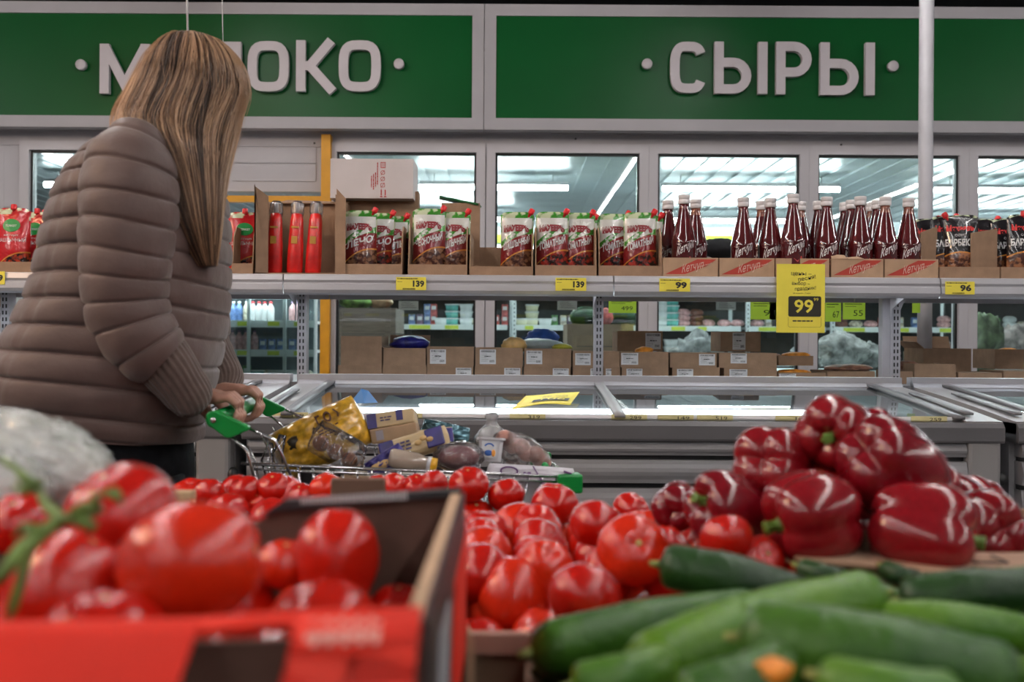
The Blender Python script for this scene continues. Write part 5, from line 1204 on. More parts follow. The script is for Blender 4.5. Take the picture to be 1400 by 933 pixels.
def strand(ph, s0, s1, rad, wdt, mi, wob):
    pts = []; n = 13
    for i in range(n+1):
        s = s0+(s1-s0)*i/n
        a = ph+wob*math.sin(i/n*3+wob*9)+.10*noise.noise(Vector((ph*3, s*.35, wob)))
        p = hair_pt(s, a, rad+.03*noise.noise(Vector((ph*4, s*.16, 3.1)))) - WO
        pts.append(p)
    st.tube(pts, [wdt*(.55 if i == 0 else (1-.75*(i/n)**2.5)) for i in range(n+1)], 3, mi, False)
for k in range(3600):
    ph = r.uniform(-.35, PI+.35) if r.random() < .8 else r.uniform(0, 2*PI)
    tip = r.random()
    s1 = 10.9-abs(r.gauss(0, 1.3)) if r.random() < .6 else r.uniform(6, 10.5)
    clump = noise.noise(Vector((ph*6.3, 1.7, 0)))+.6*noise.noise(Vector((ph*17, 4.4, 0)))
    q_ = clump+r.uniform(-.45, .45)+.30*abs(math.cos(ph))-.04+(.16 if tip < .25 else 0)
    mi = 2 if q_ > .42 else 0 if q_ > .06 else 1 if q_ > -.32 else 3
    strand(ph, r.uniform(0, .8) if r.random() < .8 else r.uniform(1, 4), s1, .97+r.uniform(-.05, .05)+.03*clump, r.uniform(.0006, .0013), mi, r.uniform(-.07, .07))
for k in range(260):   # flyaways
    ph = r.choice((r.uniform(-.2, .4), r.uniform(PI-.4, PI+.2), r.uniform(0, PI))); s0 = r.uniform(0, 4)
    strand(ph, s0, s0+r.uniform(2, 6) if s0 < 5 else 10.9, 1.04+r.uniform(0, .07), .0004, 2, r.uniform(-.12, .12))
st.obj('strand', hm, hs, kind='stuff')

# ================= SHOPPING TROLLEY =================
ca = math.radians(7.0)
A = P(345, 634, 1.80)
cart = thing('shopping_trolley', 'wire shopping trolley with green plastic handle ends, full of groceries', 'trolley', (A.x, A.y, 0), ca)
Minv = cart.matrix_basis.inverted() if False else (Matrix.Translation((A.x, A.y, 0)) @ Matrix.Rotation(ca, 4, 'Z')).inverted()
def cl(v): return Minv @ Vector(v)
zr0 = A.z; Ef = P(783, 655, 1.80+math.tan(ca)*.56); LB_ = cl(Ef).x; zr1 = Ef.z
def rim(u, v):      # u along (0 rear - 1 front), v 0 near side - 1 far side
    wdt = .46-.09*u; y0 = .0; return Vector((u*LB_, y0+(.0+.02*u)+v*wdt, zr0+(zr1-zr0)*u))
def low(u, v):
    t_ = rim(.08+u*.80, .12+v*.76); return Vector((t_.x, t_.y, .62-.06*u+.02))
def wire(m, pts, r=.0022, n=6): m.tube(pts, r, n)
m = MB(); wire(m, [rim(0, 0)-Vector((.02, 0, 0)), rim(1, 0), rim(1, 1), rim(0, 1)-Vector((.02, 0, 0))], .0035); wire(m, [p-Vector((0, 0, .010)) for p in (rim(0, 0), rim(1, 0), rim(1, 1), rim(0, 1))], .003)
m.obj('basket_rim', steel, cart, kind='stuff')
m = MB()
N_ = 22
for i in range(N_+1):
    u = i/N_
    wire(m, [rim(u, 0), low(u, 0), low(u, 1), rim(u, 1)])
for i in range(1, 14):
    v = i/14; wire(m, [rim(1, v), low(1, v), low(0, v)])
for k in (.3, .6, .85, 1.0):
    wire(m, [rim(0, 0).lerp(low(0, 0), k), rim(1, 0).lerp(low(1, 0), k), rim(1, 1).lerp(low(1, 1), k), rim(0, 1).lerp(low(0, 1), k)], .0028)
m.obj('basket_wires', steel, cart, kind='stuff')
# handle
c0, c1 = cl(B0), cl(B1)
m = MB(); m.tube([c0, c1], .0145, 16); m.obj('handle_bar', pm('handle_green', (.0, .20, .035), .35), cart)
plate = [(282.5, 569), (284.5, 564.5), (288, 562.5), (297, 562), (341, 583.5), (341, 588), (315, 599), (309, 598.5), (286, 580)]
for k, (off, Yp) in enumerate((((0, 0), 1.72), ((0, 0), 2.2))):
    base = B0 if k == 0 else B1
    poly = []
    for (px, py) in plate:
        v = P(px, py, 1.72)-P(293, 574, 1.72); poly.append((v.x, v.z))
    m = MB(); m.prism(poly, -.011, .011, 'y'); m.M = None
    cb = cl(base); R2 = Matrix.Rotation(0, 3, 'Z')
    m.v = [cb+Vector((q.x, q.y, q.z)) for q in m.v]
    o = m.obj('handle_end', green_p, cart); bv = o.modifiers.new('b', 'BEVEL'); bv.width = .003; bv.segments = 2
    m = MB(); m.ell(cb+Vector((0, -.012, 0)), (.0055, .003, .0055), 12, 8); m.obj('rivet', steel, o)
    # wires from the plate to the basket
    dY = Yp-1.72
    for pts in ([(339, 586), (374, 603), (379, 612), (402, 668)], [(314, 598), (332, 612), (337, 619), (350, 668)]):
        m = MB(); wire(m, [cb+(lambda v: Vector((v.x, v.y*0, v.z)))(P(px, py, 1.72)-B0) for px, py in pts], .0028, 8); m.obj('frame_wire', steel, cart)
m = MB(); 
for v in (.06, .5, .94): wire(m, [rim(.03, v)+Vector((0, 0, -.12)), rim(.03, v)+Vector((-.015, 0, .0)), rim(.03, v)+Vector((-.03, 0, .03))], .002)
m.obj('seat_wires', steel, cart, kind='stuff')
m = MB(); m.tube([rim(.06, .16)+Vector((0, 0, -.08)), rim(.05, .16)+Vector((-.012, 0, .0)), rim(.05, .2)+Vector((-.008, 0, .028))], [.010, .013, .006], 10); m.tube([rim(.06, .3)+Vector((0, 0, -.05)), rim(.05, .3)+Vector((-.0, 0, .0)), rim(.05, .3)+Vector((.01, 0, .04))], [.008, .011, .008], 10); m.obj('bag_hook', clear, cart, kind='stuff')
# green bumpers at the front corners
for v in (0, 1):
    c = rim(1, v); m = MB(); m.bbox(c.x-.026, c.x+.022, c.y-.012+(-.0 if v else 0), c.y+.03-(.02 if v else 0), c.z-.030, c.z+.006, .004)
    m.obj('corner_bumper', green_p, cart)
    m = MB(); m.ell((c.x-.04, c.y+.06*(1-2*v), c.z+.012), (.008, .006, .010), 8, 6); m.obj('hook', green_p, cart)
# chassis
m = MB()
for v in (0, 1):
    m.tube([low(.3, v)+Vector((0, 0, -.005)), low(0, v)+Vector((.0, 0, -.02)), Vector((.02, rim(0, v).y+.03*(1-2*v), .25)), Vector((.60, rim(0, v).y+.06*(1-2*v), .20))], .009, 10)
m.obj('chassis', steel, cart, kind='stuff')
for u in (.04, .58):
    for v in (0, 1):
        y = rim(0, v).y+.05*(1-2*v); m = MB(); m.lathe([(.02, -.013), (.055, -.013), (.06, -.008), (.06, .008), (.055, .013), (.02, .013)], 20); m.v = [Vector((u+q.x, y+q.z, .0605+q.y)) for q in m.v]; w_o = m.obj('wheel', black_p, cart)
        m = MB(); m.box(u-.012, u+.012, y-.02, y-.015, .06, .22); m.box(u-.012, u+.012, y+.015, y+.02, .06, .22); m.obj('fork', steel, cart, kind='stuff')
# ---- groceries in the trolley ----
def gi(px, py, Y): return P(px, py, Y)
def rotm(z=0, y=0, x=0): return Matrix.Rotation(math.radians(z), 4, 'Z') @ Matrix.Rotation(math.radians(y), 4, 'Y') @ Matrix.Rotation(math.radians(x), 4, 'X')
def pillow(W_, H_, D_, seed=0, n=24, crinkle=.012):
    m = MB(); vs = []; fs = []
    for s_ in (-1, 1):
        for j in range(n+1):
            for i in range(n+1):
                u = -1+2*i/n; v = -1+2*j/n; e = ((1-u**4)*(1-v**4))**.55
                w_ = D_*e+.0006+(noise.noise(Vector((u*3+seed, v*3, s_)))+.5*noise.noise(Vector((u*9+seed, v*9, s_))))*crinkle*e
                vs.append((u*W_*(1-.05*v*v), s_*w_, v*H_*(1-.05*u*u)))
    o = (n+1)**2
    for s_ in (0, 1):
        for j in range(n):
            for i in range(n): a = s_*o+j*(n+1)+i; fs.append((a, a+1, a+n+2, a+n+1))
    for i in range(n):
        for (p, q_) in (((i), (i+1)), (n*(n+1)+i, n*(n+1)+i+1), (i*(n+1), (i+1)*(n+1)), (i*(n+1)+n, (i+1)*(n+1)+n)): fs.append((p, q_, o+q_, o+p))
    m.add(vs, fs, 0, True); return m
# golden pasta bag
pasta = pm('pasta_gold', (.62, .33, .02), .28, var=.35, scale=70, bump=.7, bscale=35, coat=.8)
t = thing('pasta_bag', 'large shiny golden yellow bag at the handle end of the trolley', 'bag', gi(438, 600, 2.03)); t.rotation_euler = (math.radians(-14), math.radians(-26), math.radians(8))
pillow(.098, .056, .040, 1).obj('bag', pasta, t)
m = MB(); ribbon(m, [(.012, .018), (.012, .036), (.020, .036)], .003, -.0445, -.036); ribbon(m, ellpts(.034, .027, .006, .009, 14, 2), .003, -.0445, -.036, True); ribbon(m, [(.050, .036), (.056, .026), (.054, .018)], .003, -.0445, -.036)
dashes(m, (.005, -.0440, -.008), (1, 0, 0), (0, 0, 1), .05, .018, 3, 2)
m.obj('lettering', pm('brown_ink', (.10, .03, .01), .5), t)
m = MB(); m.ell((-.045, -.033, .008), (.020, .010, .014), 14, 8, fn=lambda d, ph, th: 1+.1*math.sin(ph*6)); m.obj('emblem', pm('emblem_dark', (.04, .03, .02), .35), t)
# clamshell of buns
t = thing('pastry_box', 'clear plastic clamshell of brown buns tilted in the trolley', 'box', gi(462, 612, 1.90)); t.rotation_euler = (math.radians(-25), math.radians(30), 0); t.scale = (.82, .82, .82)
m = MB(); m.rings([[(sx*w_, sy*d_, z) for sx, sy in ((-1, -.8), (-.85, -1), (.85, -1), (1, -.8), (1, .8), (.85, 1), (-.85, 1), (-1, .8))] for w_, d_, z in ((.060, .030, -.035), (.066, .036, -.0), (.070, .04, .0), (.070, .04, .003), (.066, .036, .003), (.062, .032, .030), (.050, .026, .034))], smooth=False); m.obj('clear_shell', clear, t)
for i, x in enumerate((-.038, -.0, .038)): MB().ell((x, 0, -.012), (.020, .024, .018), 14, 10).obj('bun', pm('bun_brown', (.30, .10, .035), .55, var=.3, scale=50), t)
m = MB()
for i in range(6): m.box(-.048+.019*i, -.044+.019*i, -.038, -.036, -.028, -.003)
m.obj('ridge', clear, t, kind='stuff')
m = MB(); m.box(-.038, .040, -.020, .020, .0345, .0352); o = m.obj('label', pm('label_pinkish', (.50, .30, .22), .5), t); m = MB(); m.box(-.004, .034, -.014, .006, .0353, .0356); m.obj('label_band', pm('label_cream', (.55, .5, .38), .5), o)
# biscuit boxes
def gbox(px, py, Y, W_, H_, D_, rot, mt, label, name='biscuit_box', cat='box', bands=(), texts=()):
    t = thing(name, label, cat, gi(px, py, Y)); t.rotation_euler = tuple(math.radians(a) for a in rot)
    MB().bbox(-W_/2, W_/2, -D_/2, D_/2, -H_/2, H_/2, .003).obj('carton', mt, t)
    for (x0, x1, z0, z1, bm) in bands: MB().box(x0*W_, x1*W_, -D_/2-.0012, -D_/2-.0002, z0*H_, z1*H_).obj('print_panel', bm, t)
    if texts:
        m = MB()
        for (s_, sz, x, z, wd) in texts: dashes(m, (x*W_, -D_/2-.0018, z*H_), (1, 0, 0), (0, 0, 1), wd*W_, sz, 2, 1) if s_ == '#' else addtext(m, s_, sz, (x*W_, -D_/2-.0018, z*H_), width=wd*W_)
        m.obj('lettering', pm('navy_ink', (.03, .02, .10), .5), t)
    return t
tan = pm('tan_carton', (.36, .23, .13), .5, var=.15, scale=20); cream_c = pm('cream_carton', (.55, .40, .22), .45, var=.15, scale=20); navy = pm('navy_print', (.035, .025, .16), .4, var=.3, scale=30)
gbox(537, 575, 2.06, .097, .030, .06, (-12, -9, 0), cream_c, 'upper tan biscuit box with navy squares lying on the pile', bands=((-.5, -.30, -.5, .5, navy), (.12, .26, -.2, .5, navy)), texts=(('#', .011, -.22, -.1, .28),))
gbox(541, 593, 2.05, .095, .030, .06, (-6, -10, 0), tan, 'lower kraft-brown box with a window under the tan biscuit box', bands=((-.38, -.22, -.3, .35, pm('grey_label', (.3, .27, .3), .5)),))
t = thing('biscuit_pack', 'navy and cream biscuit pack in the middle of the trolley', 'packet', gi(566, 610, 1.97)); t.rotation_euler = (math.radians(-20), math.radians(-17), 0)
pillow(.072, .024, .020, 4, crinkle=.004).obj('wrapper', cream_c, t)
for x0, x1 in ((-.066, -.036), (.028, .064)): MB().bbox(x0, x1, -.0225, -.017, -.019, .019, .003).obj('print_panel', navy, t)
m = MB(); dashes(m, (-.030, -.0235, -.010), (1, 0, 0), (0, 0, 1), .036, .022, 3, 4); m.obj('lettering', MATS['navy_ink'], t)
for i in range(3): MB().ell((.012+.012*i, -.021, -.002+.006*(i % 2)), (.008, .005, .0055), 10, 6).obj('printed_biscuit', pm('biscuit_print', (.6, .38, .16), .5), t)
t = thing('biscuit_pack', 'crumpled navy wrapper with biscuit picture at the near rail', 'packet', gi(528, 632, 1.88)); t.rotation_euler = (math.radians(-10), math.radians(-32), 0)
pillow(.040, .020, .016, 5, crinkle=.010).obj('wrapper', navy, t); MB().ell((-.008, -.0145, -.002), (.022, .006, .008), 14, 8, R=rotm(0, 10).to_3x3()).obj('printed_biscuit', MATS['biscuit_print'], t)
t = thing('crisps_bag', 'teal and silver foil bag behind the biscuit packs', 'bag', gi(608, 596, 2.10)); t.rotation_euler = (math.radians(-15), math.radians(12), 0)
pillow(.052, .028, .018, 6, crinkle=.016).obj('bag', pm('foil_teal', (.10, .20, .24), .2, metal=.6, var=.7, scale=25), t)
t = thing('biscuit_pack', 'cream pack with navy and green end behind the bottle', 'packet', gi(590, 601, 2.04)); t.rotation_euler = (math.radians(-20), math.radians(-8), 0)
pillow(.046, .022, .016, 8, crinkle=.005).obj('wrapper', cream_c, t); MB().bbox(.022, .046, -.017, -.004, -.016, .016, .003).obj('print_panel', navy, t)
# bottle lying with yellow and white cap
t = thing('drink_bottle', 'clear bottle lying down with yellow and white cap by the near rail', 'bottle', gi(558, 630, 1.86)); t.rotation_euler = (0, math.radians(100), math.radians(0))
m = MB(); m.lathe([(.0001, -.035), (.016, -.035), (.018, -.028), (.018, .015), (.013, .032), (.011, .038)], 20); m.obj('bottle', pm('juice_clear', (.36, .28, .22), .15, var=.3, coat=1), t)
m = MB(); m.lathe([(.0001, .036), (.0135, .036), (.0135, .043), (.0001, .043)], 20); m.obj('neck_ring', white_p, t); m = MB(); m.lathe([(.0001, .043), (.0135, .043), (.0135, .054), (.0001, .055)], 20); m.obj('cap', pm('cap_yellow', (.75, .38, .01), .4), t)
# sausage in clear bag
t = thing('sausage_bag', 'clear bag around dark pink sausage beside the yellow-capped bottle', 'bag', gi(627, 626, 1.93))
m = MB(); m.ell((0, 0, 0), (.040, .028, .024), 20, 12); m.obj('sausage', pm('sausage_pink', (.26, .06, .07), .35, var=.25, scale=25), t)
m = MB(); m.ell((0, 0, .002), (.050, .034, .030), 30, 20, fn=lambda d, ph, th: 1+.12*noise.noise(d*4)); m.obj('film', film, t)
# yogurt cup and knot
t = thing('yogurt_cup', 'white square yogurt cup with blue label in front of the meat bag', 'cup', gi(671, 616, 1.97)); t.rotation_euler = (math.radians(-8), math.radians(3), 0)
m = MB(); m.rings([[(sx*w_, sy*w_, z) for sx, sy in ((-1, -.75), (-.75, -1), (.75, -1), (1, -.75), (1, .75), (.75, 1), (-.75, 1), (-1, .75))] for w_, z in ((.021, -.022), (.024, .020), (.028, .020), (.028, .024))], smooth=False); m.obj('cup', white_p, t)
m = MB(); m.box(-.018, .012, -.0262, -.0245, -.016, .016); o = m.obj('label', paper, t)
m = MB(); ribbon(m, arc(-.003, .002, .010, .010, 150, 30, 8), .003, -.0268, -.0262); m.ell((-.004, -.0266, -.006), (.008, .001, .006), 10, 6); m.obj('print', pm('blue_ink', (.03, .10, .35), .5), o); MB().ell((.006, -.0268, -.006), (.004, .001, .007), 8, 6).obj('print', pm('orange_ink', (.7, .3, .05), .5), o)
t = thing('plastic_bag', 'knotted clear plastic bag top sticking up behind the yogurt cup', 'bag', gi(669, 590, 2.03))
m = MB(); m.rings([[((r_*(1+.35*math.sin(3*2*PI*k/24+i)*(.3+.1*i)))*math.cos(2*PI*k/24)+dx, (r_*.7)*math.sin(2*PI*k/24), z) for k in range(24)] for i, (r_, z, dx) in enumerate(((.030, -.03, 0), (.034, -.012, 0), (.024, .004, .002), (.012, .014, .005), (.009, .022, .006), (.013, .030, .007), (.009, .038, .005)))]); m.obj('film', glassm('bag_film', (.8, .8, .8), 1.5, .12, .12, .9, 40, haze=.6, hcol=(.6, .58, .58)), t)
t = thing('meat_bag', 'clear bag of pink chicken meat at the front of the trolley', 'bag', gi(713, 618, 1.99)); t.rotation_euler = (0, math.radians(28), 0)
m = MB()
for i in range(6): MB().ell((-.040+.017*i, .005*(i % 2), .008-.006*(i % 2)), (.020, .022, .017), 12, 8, fn=lambda d, ph, th: 1+.12*noise.noise(d*3+Vector((i, 0, 0)))).obj('meat_piece', pm('meat_pink', (.48, .22, .17), .35, var=.3, scale=30), t)
m = MB(); m.ell((0, 0, .0), (.064, .032, .033), 34, 22, fn=lambda d, ph, th: 1+.10*noise.noise(d*4)); m.obj('film', film, t)
# rice pack
t = thing('rice_pack', 'long white pack with purple print lying along the near rail', 'packet', gi(726, 649, 1.90)); t.rotation_euler = (math.radians(-6), math.radians(4), math.radians(7))
pillow(.085, .017, .018, 9, crinkle=.003).obj('pack', pm('rice_white', (.60, .56, .60), .35, var=.06, scale=60, bump=.3, bscale=90), t)
m = MB(); ribbon(m, ellpts(-.045, .004, .016, .008, 18, 2), .003, -.0205, -.019, True); ribbon(m, [(.0, .016), (.022, -.016)], .002, -.0205, -.018); dashes(m, (-.018, -.0203, -.006), (1, 0, 0), (0, 0, 1), .016, .014, 2, 5); ribbon(m, [(.060, .010), (.075, .006)], .003, -.0205, -.012); m.obj('print', pm('purple_ink', (.10, .02, .14), .5), t)
# carton standing lower with letters, seen through the wires
gbox(728, 676, 1.96, .10, .06, .05, (0, 6, 7), pm('pale_carton', (.55, .53, .55), .5), 'pale carton with purple figures below the rice pack', name='food_carton', cat='carton', texts=(('37', .03, -.02, -.1, .25),))
gbox(440, 655, 2.0, .08, .05, .06, (0, 10, 0), black_p, 'black tray deep in the trolley below the pastry box', name='food_tray', cat='tray')
gbox(600, 668, 2.02, .16, .05, .08, (0, 4, 0), cream_c, 'beige box deep in the trolley behind the tomatoes', name='food_carton', cat='carton')
gbox(500, 668, 2.02, .12, .06, .08, (0, 4, 5), tan, 'brown box deep in the trolley under the navy wrapper', name='food_carton', cat='carton')
# ================= PRODUCE STAND =================
stand_m = pm('stand_dark', (.03, .03, .03), .5, var=.2)
t = thing('produce_stand', 'dark produce stand under the crates in the foreground', 'stand', (0, .9, 0))
MB().box(-1.2, 1.3, -.75, .75, .74, .77).obj('top_board', stand_m, t); MB().box(-1.15, 1.25, -.7, .7, 0, .74).obj('base', stand_m, t)
tom_cols = [(.50, .010, .003), (.44, .007, .003), (.56, .020, .004)]
def tomato_mat(i, c):
    m = pm('tomato_skin_%s' % 'abc'[i], c, .20, var=.10, scale=14, coat=.25, spec=.45, sss=0, bump=.10, bscale=110)
    return m
tm = [tomato_mat(i, c) for i, c in enumerate(tom_cols)]
calyx_m = pm('tomato_scar', (.45, .32, .10), .6, var=.4, scale=100); orange_sh = pm('tomato_shoulder', (.62, .10, .01), .25, var=.2, scale=60)
green_st = pm('stem_green', (.10, .16, .025), .6, var=.35, scale=60)
TOMS = []
def tom_mesh(kind, seed):
    el = {'round': .88, 'plum': 1.22, 'flat': .76}[kind]
    def fn(d, ph, th):
        rib = .030*math.cos(ph*5+seed)*math.sin(th)**.5*(1 if kind != 'plum' else .5)
        dim = -.16*math.exp(-(th/.30)**2)-.05*math.exp(-((PI-th)/.25)**2)
        return 1+rib*(.4+.6*abs(math.cos(th)))+dim+.03*noise.noise(d*1.6+Vector((seed, 0, 0)))
    m = MB(); m.ell((0, 0, 0), (1, 1, el), 36, 24, fn=fn); a = m.mesh('skin', tm[seed % 3])
    m = MB(); m.lathe([(.0001, el*.86), (.07, el*.865), (.10, el*.845), (.09, el*.83), (.0001, el*.82)], 14); b = m.mesh('scar', calyx_m)
    return a, b
for k, sd in (('round', 1), ('plum', 2), ('flat', 3), ('round', 4), ('plum', 6), ('flat', 5), ('round', 8)): TOMS.append(tom_mesh(k, sd))
def tomato(px, py, wpx, D, label, kind=0, rot=(0, 0, 0), group=None, pos=None, scar=True, ymax=1.46):
    if pos is None:
        Y = F*D/wpx
        if ymax and Y > ymax: Y = ymax; D = Y*wpx/F
        c = P(px, py, Y)
    else: c = Vector(pos)
    t = thing('tomato', label, 'tomato', c, group=group); t.rotation_euler = tuple(math.radians(a) for a in rot); t.scale = (D/2,)*3
    a, b = TOMS[kind]; link('skin', a, t); 
    if scar: link('scar', b, t)
    return t
r = random.Random(11)
# -- right-hand crate of tomatoes, behind the cucumbers
RT = [(641, 663, 56, 0, 'tomato at the back left of the middle pile, lowest edge hidden'), (692, 677, 52, 3, 'small round tomato second from the left at the top of the middle pile'), (758, 690, 66, 0, 'glossy round tomato at the top of the middle pile, right of the small one'), (649, 706, 58, 2, 'tomato with a pale stem scar at the left of the middle pile'), (711, 726, 76, 1, 'wide plum tomato across the upper middle of the pile'),
      (817, 719, 78, 3, 'large dark red tomato behind the one with the big stem scar'), (863, 697, 52, 0, 'tomato behind the large dark red one in the middle pile'), (889, 716, 46, 5, 'small tomato peeping behind the big-scarred tomato'), (866, 752, 100, 5, 'big ribbed tomato with a large stem scar facing the lens'), (934, 737, 62, 2, 'ribbed tomato left of the far right one in the middle pile'),
      (660, 770, 80, 6, 'tomato against the right wall of the red crate'), (745, 768, 82, 2, 'ribbed tomato in the middle of the pile above the two front ones'), (701, 818, 95, 1, 'front left tomato of the middle pile, tall and pointed'), (799, 816, 104, 0, 'front right tomato of the middle pile beside the cucumbers'), (885, 815, 74, 4, 'tomato partly hidden behind the long left cucumber'),
      (993, 735, 72, 0, 'single glossy tomato just left of the peppers'), (1040, 765, 66, 3, 'tomato behind the dark cucumber tip, next to the pepper crate'), (978, 762, 54, 2, 'flattened tomato behind the dark cucumber'), (1083, 786, 34, 3, 'last small tomato before the pepper crate'), (770, 742, 60, 6, 'shaded tomato in the gap of the middle pile'), (798, 764, 56, 3, 'deep tomato between the ribbed ones'), (868, 836, 62, 4, 'lowest tomato peeping above the long cucumber'), (920, 784, 60, 3, 'tomato under the big-scarred tomato, above the dark cucumber'), (915, 708, 40, 3, 'small tomato in front of the leftmost pepper')]
rots = {5: (75, 0, 25)}
for i, (x, y, w_, k, lb) in enumerate(RT):
    D = {0: .070, 1: .074, 2: .072, 3: .066, 4: .070, 5: .078, 6: .072}[k]*(.85 if w_ < 55 else 1)
    rot = (r.uniform(-25, 60), r.uniform(-30, 30), r.uniform(0, 360))
    if x == 866: rot = (62, 0, 8)
    if x == 711: rot = (0, 82, 10)
    if x == 649: rot = (25, 10, 0)
    if x == 799: rot = (20, 20, 100)
    if x == 701: rot = (170, 10, 0)
    tomato(x, y, w_, D, lb, k, rot, ymax=.965 if x > 960 else 1.46)
# hidden lower layer that carries the pile
for i in range(9):
    for j in range(6):
        x = -.035+.066*i+.02*(j % 2); y = 1.0+.072*j
        if x > .25: continue
        tomato(0, 0, 0, .068, 'tomato in the buried lower layer of the middle pile', (i+j) % 7, (r.uniform(0, 90), 0, r.uniform(0, 360)), 'lower layer of the middle tomato pile', pos=(x, y, .812+.012*(j > 3)), scar=False)
for i in range(6):
    for j in range(4): tomato(0, 0, 0, .068, 'tomato in the buried lower layer of the middle pile', (i+j) % 7, (r.uniform(0, 90), 0, r.uniform(0, 360)), 'lower layer of the middle tomato pile', pos=(-.035+.07*i, 1.08+.075*j, .868), scar=False)
# -- rear left crate of tomatoes behind the red crate
LT = [(287, 675, 46, 3, 'leftmost tomato of the far row behind the red crate'), (336, 671, 46, 0, 'second tomato of the far row behind the red crate'), (374, 667, 46, 3, 'third tomato of the far row, under the trolley wires'), (357, 688, 54, 2, 'ribbed tomato in front of the far row, with pale streaks'), (443, 665, 44, 5, 'tomato with orange stem scar just left of the brown tab'), (411, 680, 42, 3, 'low tomato between the streaked one and the scarred one'),
      (310, 702, 64, 0, 'tomato behind the two biggest tomatoes'), (541, 664, 40, 2, 'ribbed tomato right of the brown tab'), (517, 668, 40, 3, 'tomato showing right of the brown tab, lower one'), (592, 662, 42, 3, 'tomato left of the top tomato, behind the crate corner'), (570, 666, 40, 0, 'tomato hidden low behind the red crate corner'), (345, 715, 60, 5, 'tomato with pale scar beyond the biggest tomato')]
for (x, y, w_, k, lb) in LT: tomato(x, y, w_, .066 if w_ < 60 else .07, lb, k, (20 if x in (443, 345) else r.uniform(-20, 40), 20, r.uniform(0, 360)), ymax=1.53)
for i in range(6):
    for j in range(3): tomato(0, 0, 0, .068, 'tomato buried in the crate behind the red one', (i+j) % 7, (r.uniform(0, 90), 0, 0), 'lower layer behind the red crate', pos=(-.50+.073*i, 1.40+.075*j, .835+.02*j), scar=False)
for i in range(8): tomato(0, 0, 0, .068, 'tomato buried in the crate behind the red one', i % 7, (r.uniform(0, 90), 0, 0), 'lower layer behind the red crate', pos=(-.52+.068*i, 1.32, .835), scar=False)
# -- big tomatoes in the red crate
BT = [(166, 702, 152, .075, 0, (15, -20, 0), 'big tomato on top at the left with the green vine calyx'), (262, 770, 166, .072, 1, (0, 80, 8), 'biggest oblong tomato in the middle of the red crate'), (88, 812, 150, .066, 4, (10, 25, 40), 'tomato at the lower left above the crate rim'), (142, 884, 176, .070, 0, (0, 0, 50), 'low tomato with two streaks at the crate rim, left of the centre'), (26, 716, 92, .062, 0, (30, 0, 0), 'tomato at the left edge under the vine stem'), (2, 835, 110, .064, 3, (0, 0, 0), 'tomato cut by the left edge above the rim'),
      (388, 772, 76, .062, 6, (10, 10, 0), 'tomato wedged between the biggest and the tall round tomato'), (460, 766, 118, .076, 4, (178, 4, 30), 'tall round tomato in front of the dark crate corner'), (444, 848, 142, .070, 2, (180, 0, 0), 'low ribbed tomato with two bright streaks behind the crate rim'), (545, 836, 84, .062, 3, (0, 0, 0), 'tomato in the right corner of the red crate'), (328, 848, 108, .062, 4, (0, 0, 0), 'dark shaded tomato below the biggest tomato'), (238, 862, 30, .016, 3, (0, 0, 0), 'tiny red tomato tip beside the crate rim')]
for (x, y, w_, D, k, rot, lb) in BT[:-1]: tomato(x, y, w_, D, lb, k, rot, ymax=.745)
for i in range(7):
    for j in range(4):
        tomato(0, 0, 0, .066, 'tomato buried at the bottom of the red crate', (i+j) % 7, (0, 0, 0), 'bottom layer of the red crate', pos=(-.48+.067*i, .52+.068*j, .905), scar=False)
# -- vine stem with calyx over the left tomatoes
Yv = .58
t = thing('vine_stem', 'green tomato vine stem lying over the left tomatoes', 'stem', P(60, 700, Yv)); o_ = Vector(t.location)
def vp(px, py, Y=Yv): return P(px, py, Y)-o_
m = MB(); m.tube([vp(-10, 622, .62), vp(20, 640, .61), vp(48, 662, .60), vp(62, 690, .58), vp(85, 712, .55), vp(110, 708, .545), vp(138, 697, .54)], [.0018, .002, .0022, .003, .0035, .003, .002], 8); m.obj('stem', green_st, t)
m = MB(); m.tube([vp(82, 712, .55), vp(50, 735, .53), vp(20, 765, .51), vp(-10, 800, .50)], [.0035, .005, .004, .003], 8); m.obj('stem', green_st, t)
m = MB(); m.tube([vp(138, 697, .54), vp(128, 680, .53), vp(150, 672, .53), vp(162, 684, .52)], [.002, .0022, .0015, .0006], 8); m.obj('stem', green_st, t)
for pts in ([(52, 664), (30, 672), (18, 664)], [(55, 668), (34, 655), (22, 650)], [(105, 708), (128, 722), (120, 735)], [(100, 705), (118, 692), (136, 688)], [(60, 725), (30, 745), (12, 758)], [(45, 735), (38, 760), (18, 775)], [(60, 728), (32, 722), (18, 735)], [(36, 756), (30, 790), (18, 830), (12, 850)], [(150, 672), (160, 678), (166, 690)]):
    m = MB(); n = len(pts); m.tube([vp(x, y, .53) for x, y in pts], [.0038]+[.003]*(n-2)+[.0008], 6); m.obj('sepal', green_st, t)
# -- red cardboard crate
red_c = pm('red_card', (.66, .026, .012), .65, var=.06, scale=10, spec=.2)
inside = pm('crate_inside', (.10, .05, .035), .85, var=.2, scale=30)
t = thing('red_crate', 'red cardboard crate of big tomatoes in the near left foreground', 'crate', (-.30, .62, .872)); o_ = Vector(t.location)
x0, x1, y0, y1, zt = -.62+.30, -.040+.30, .452-.62, .80-.62, .996-.872
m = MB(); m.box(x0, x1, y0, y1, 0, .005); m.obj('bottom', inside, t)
th = .005
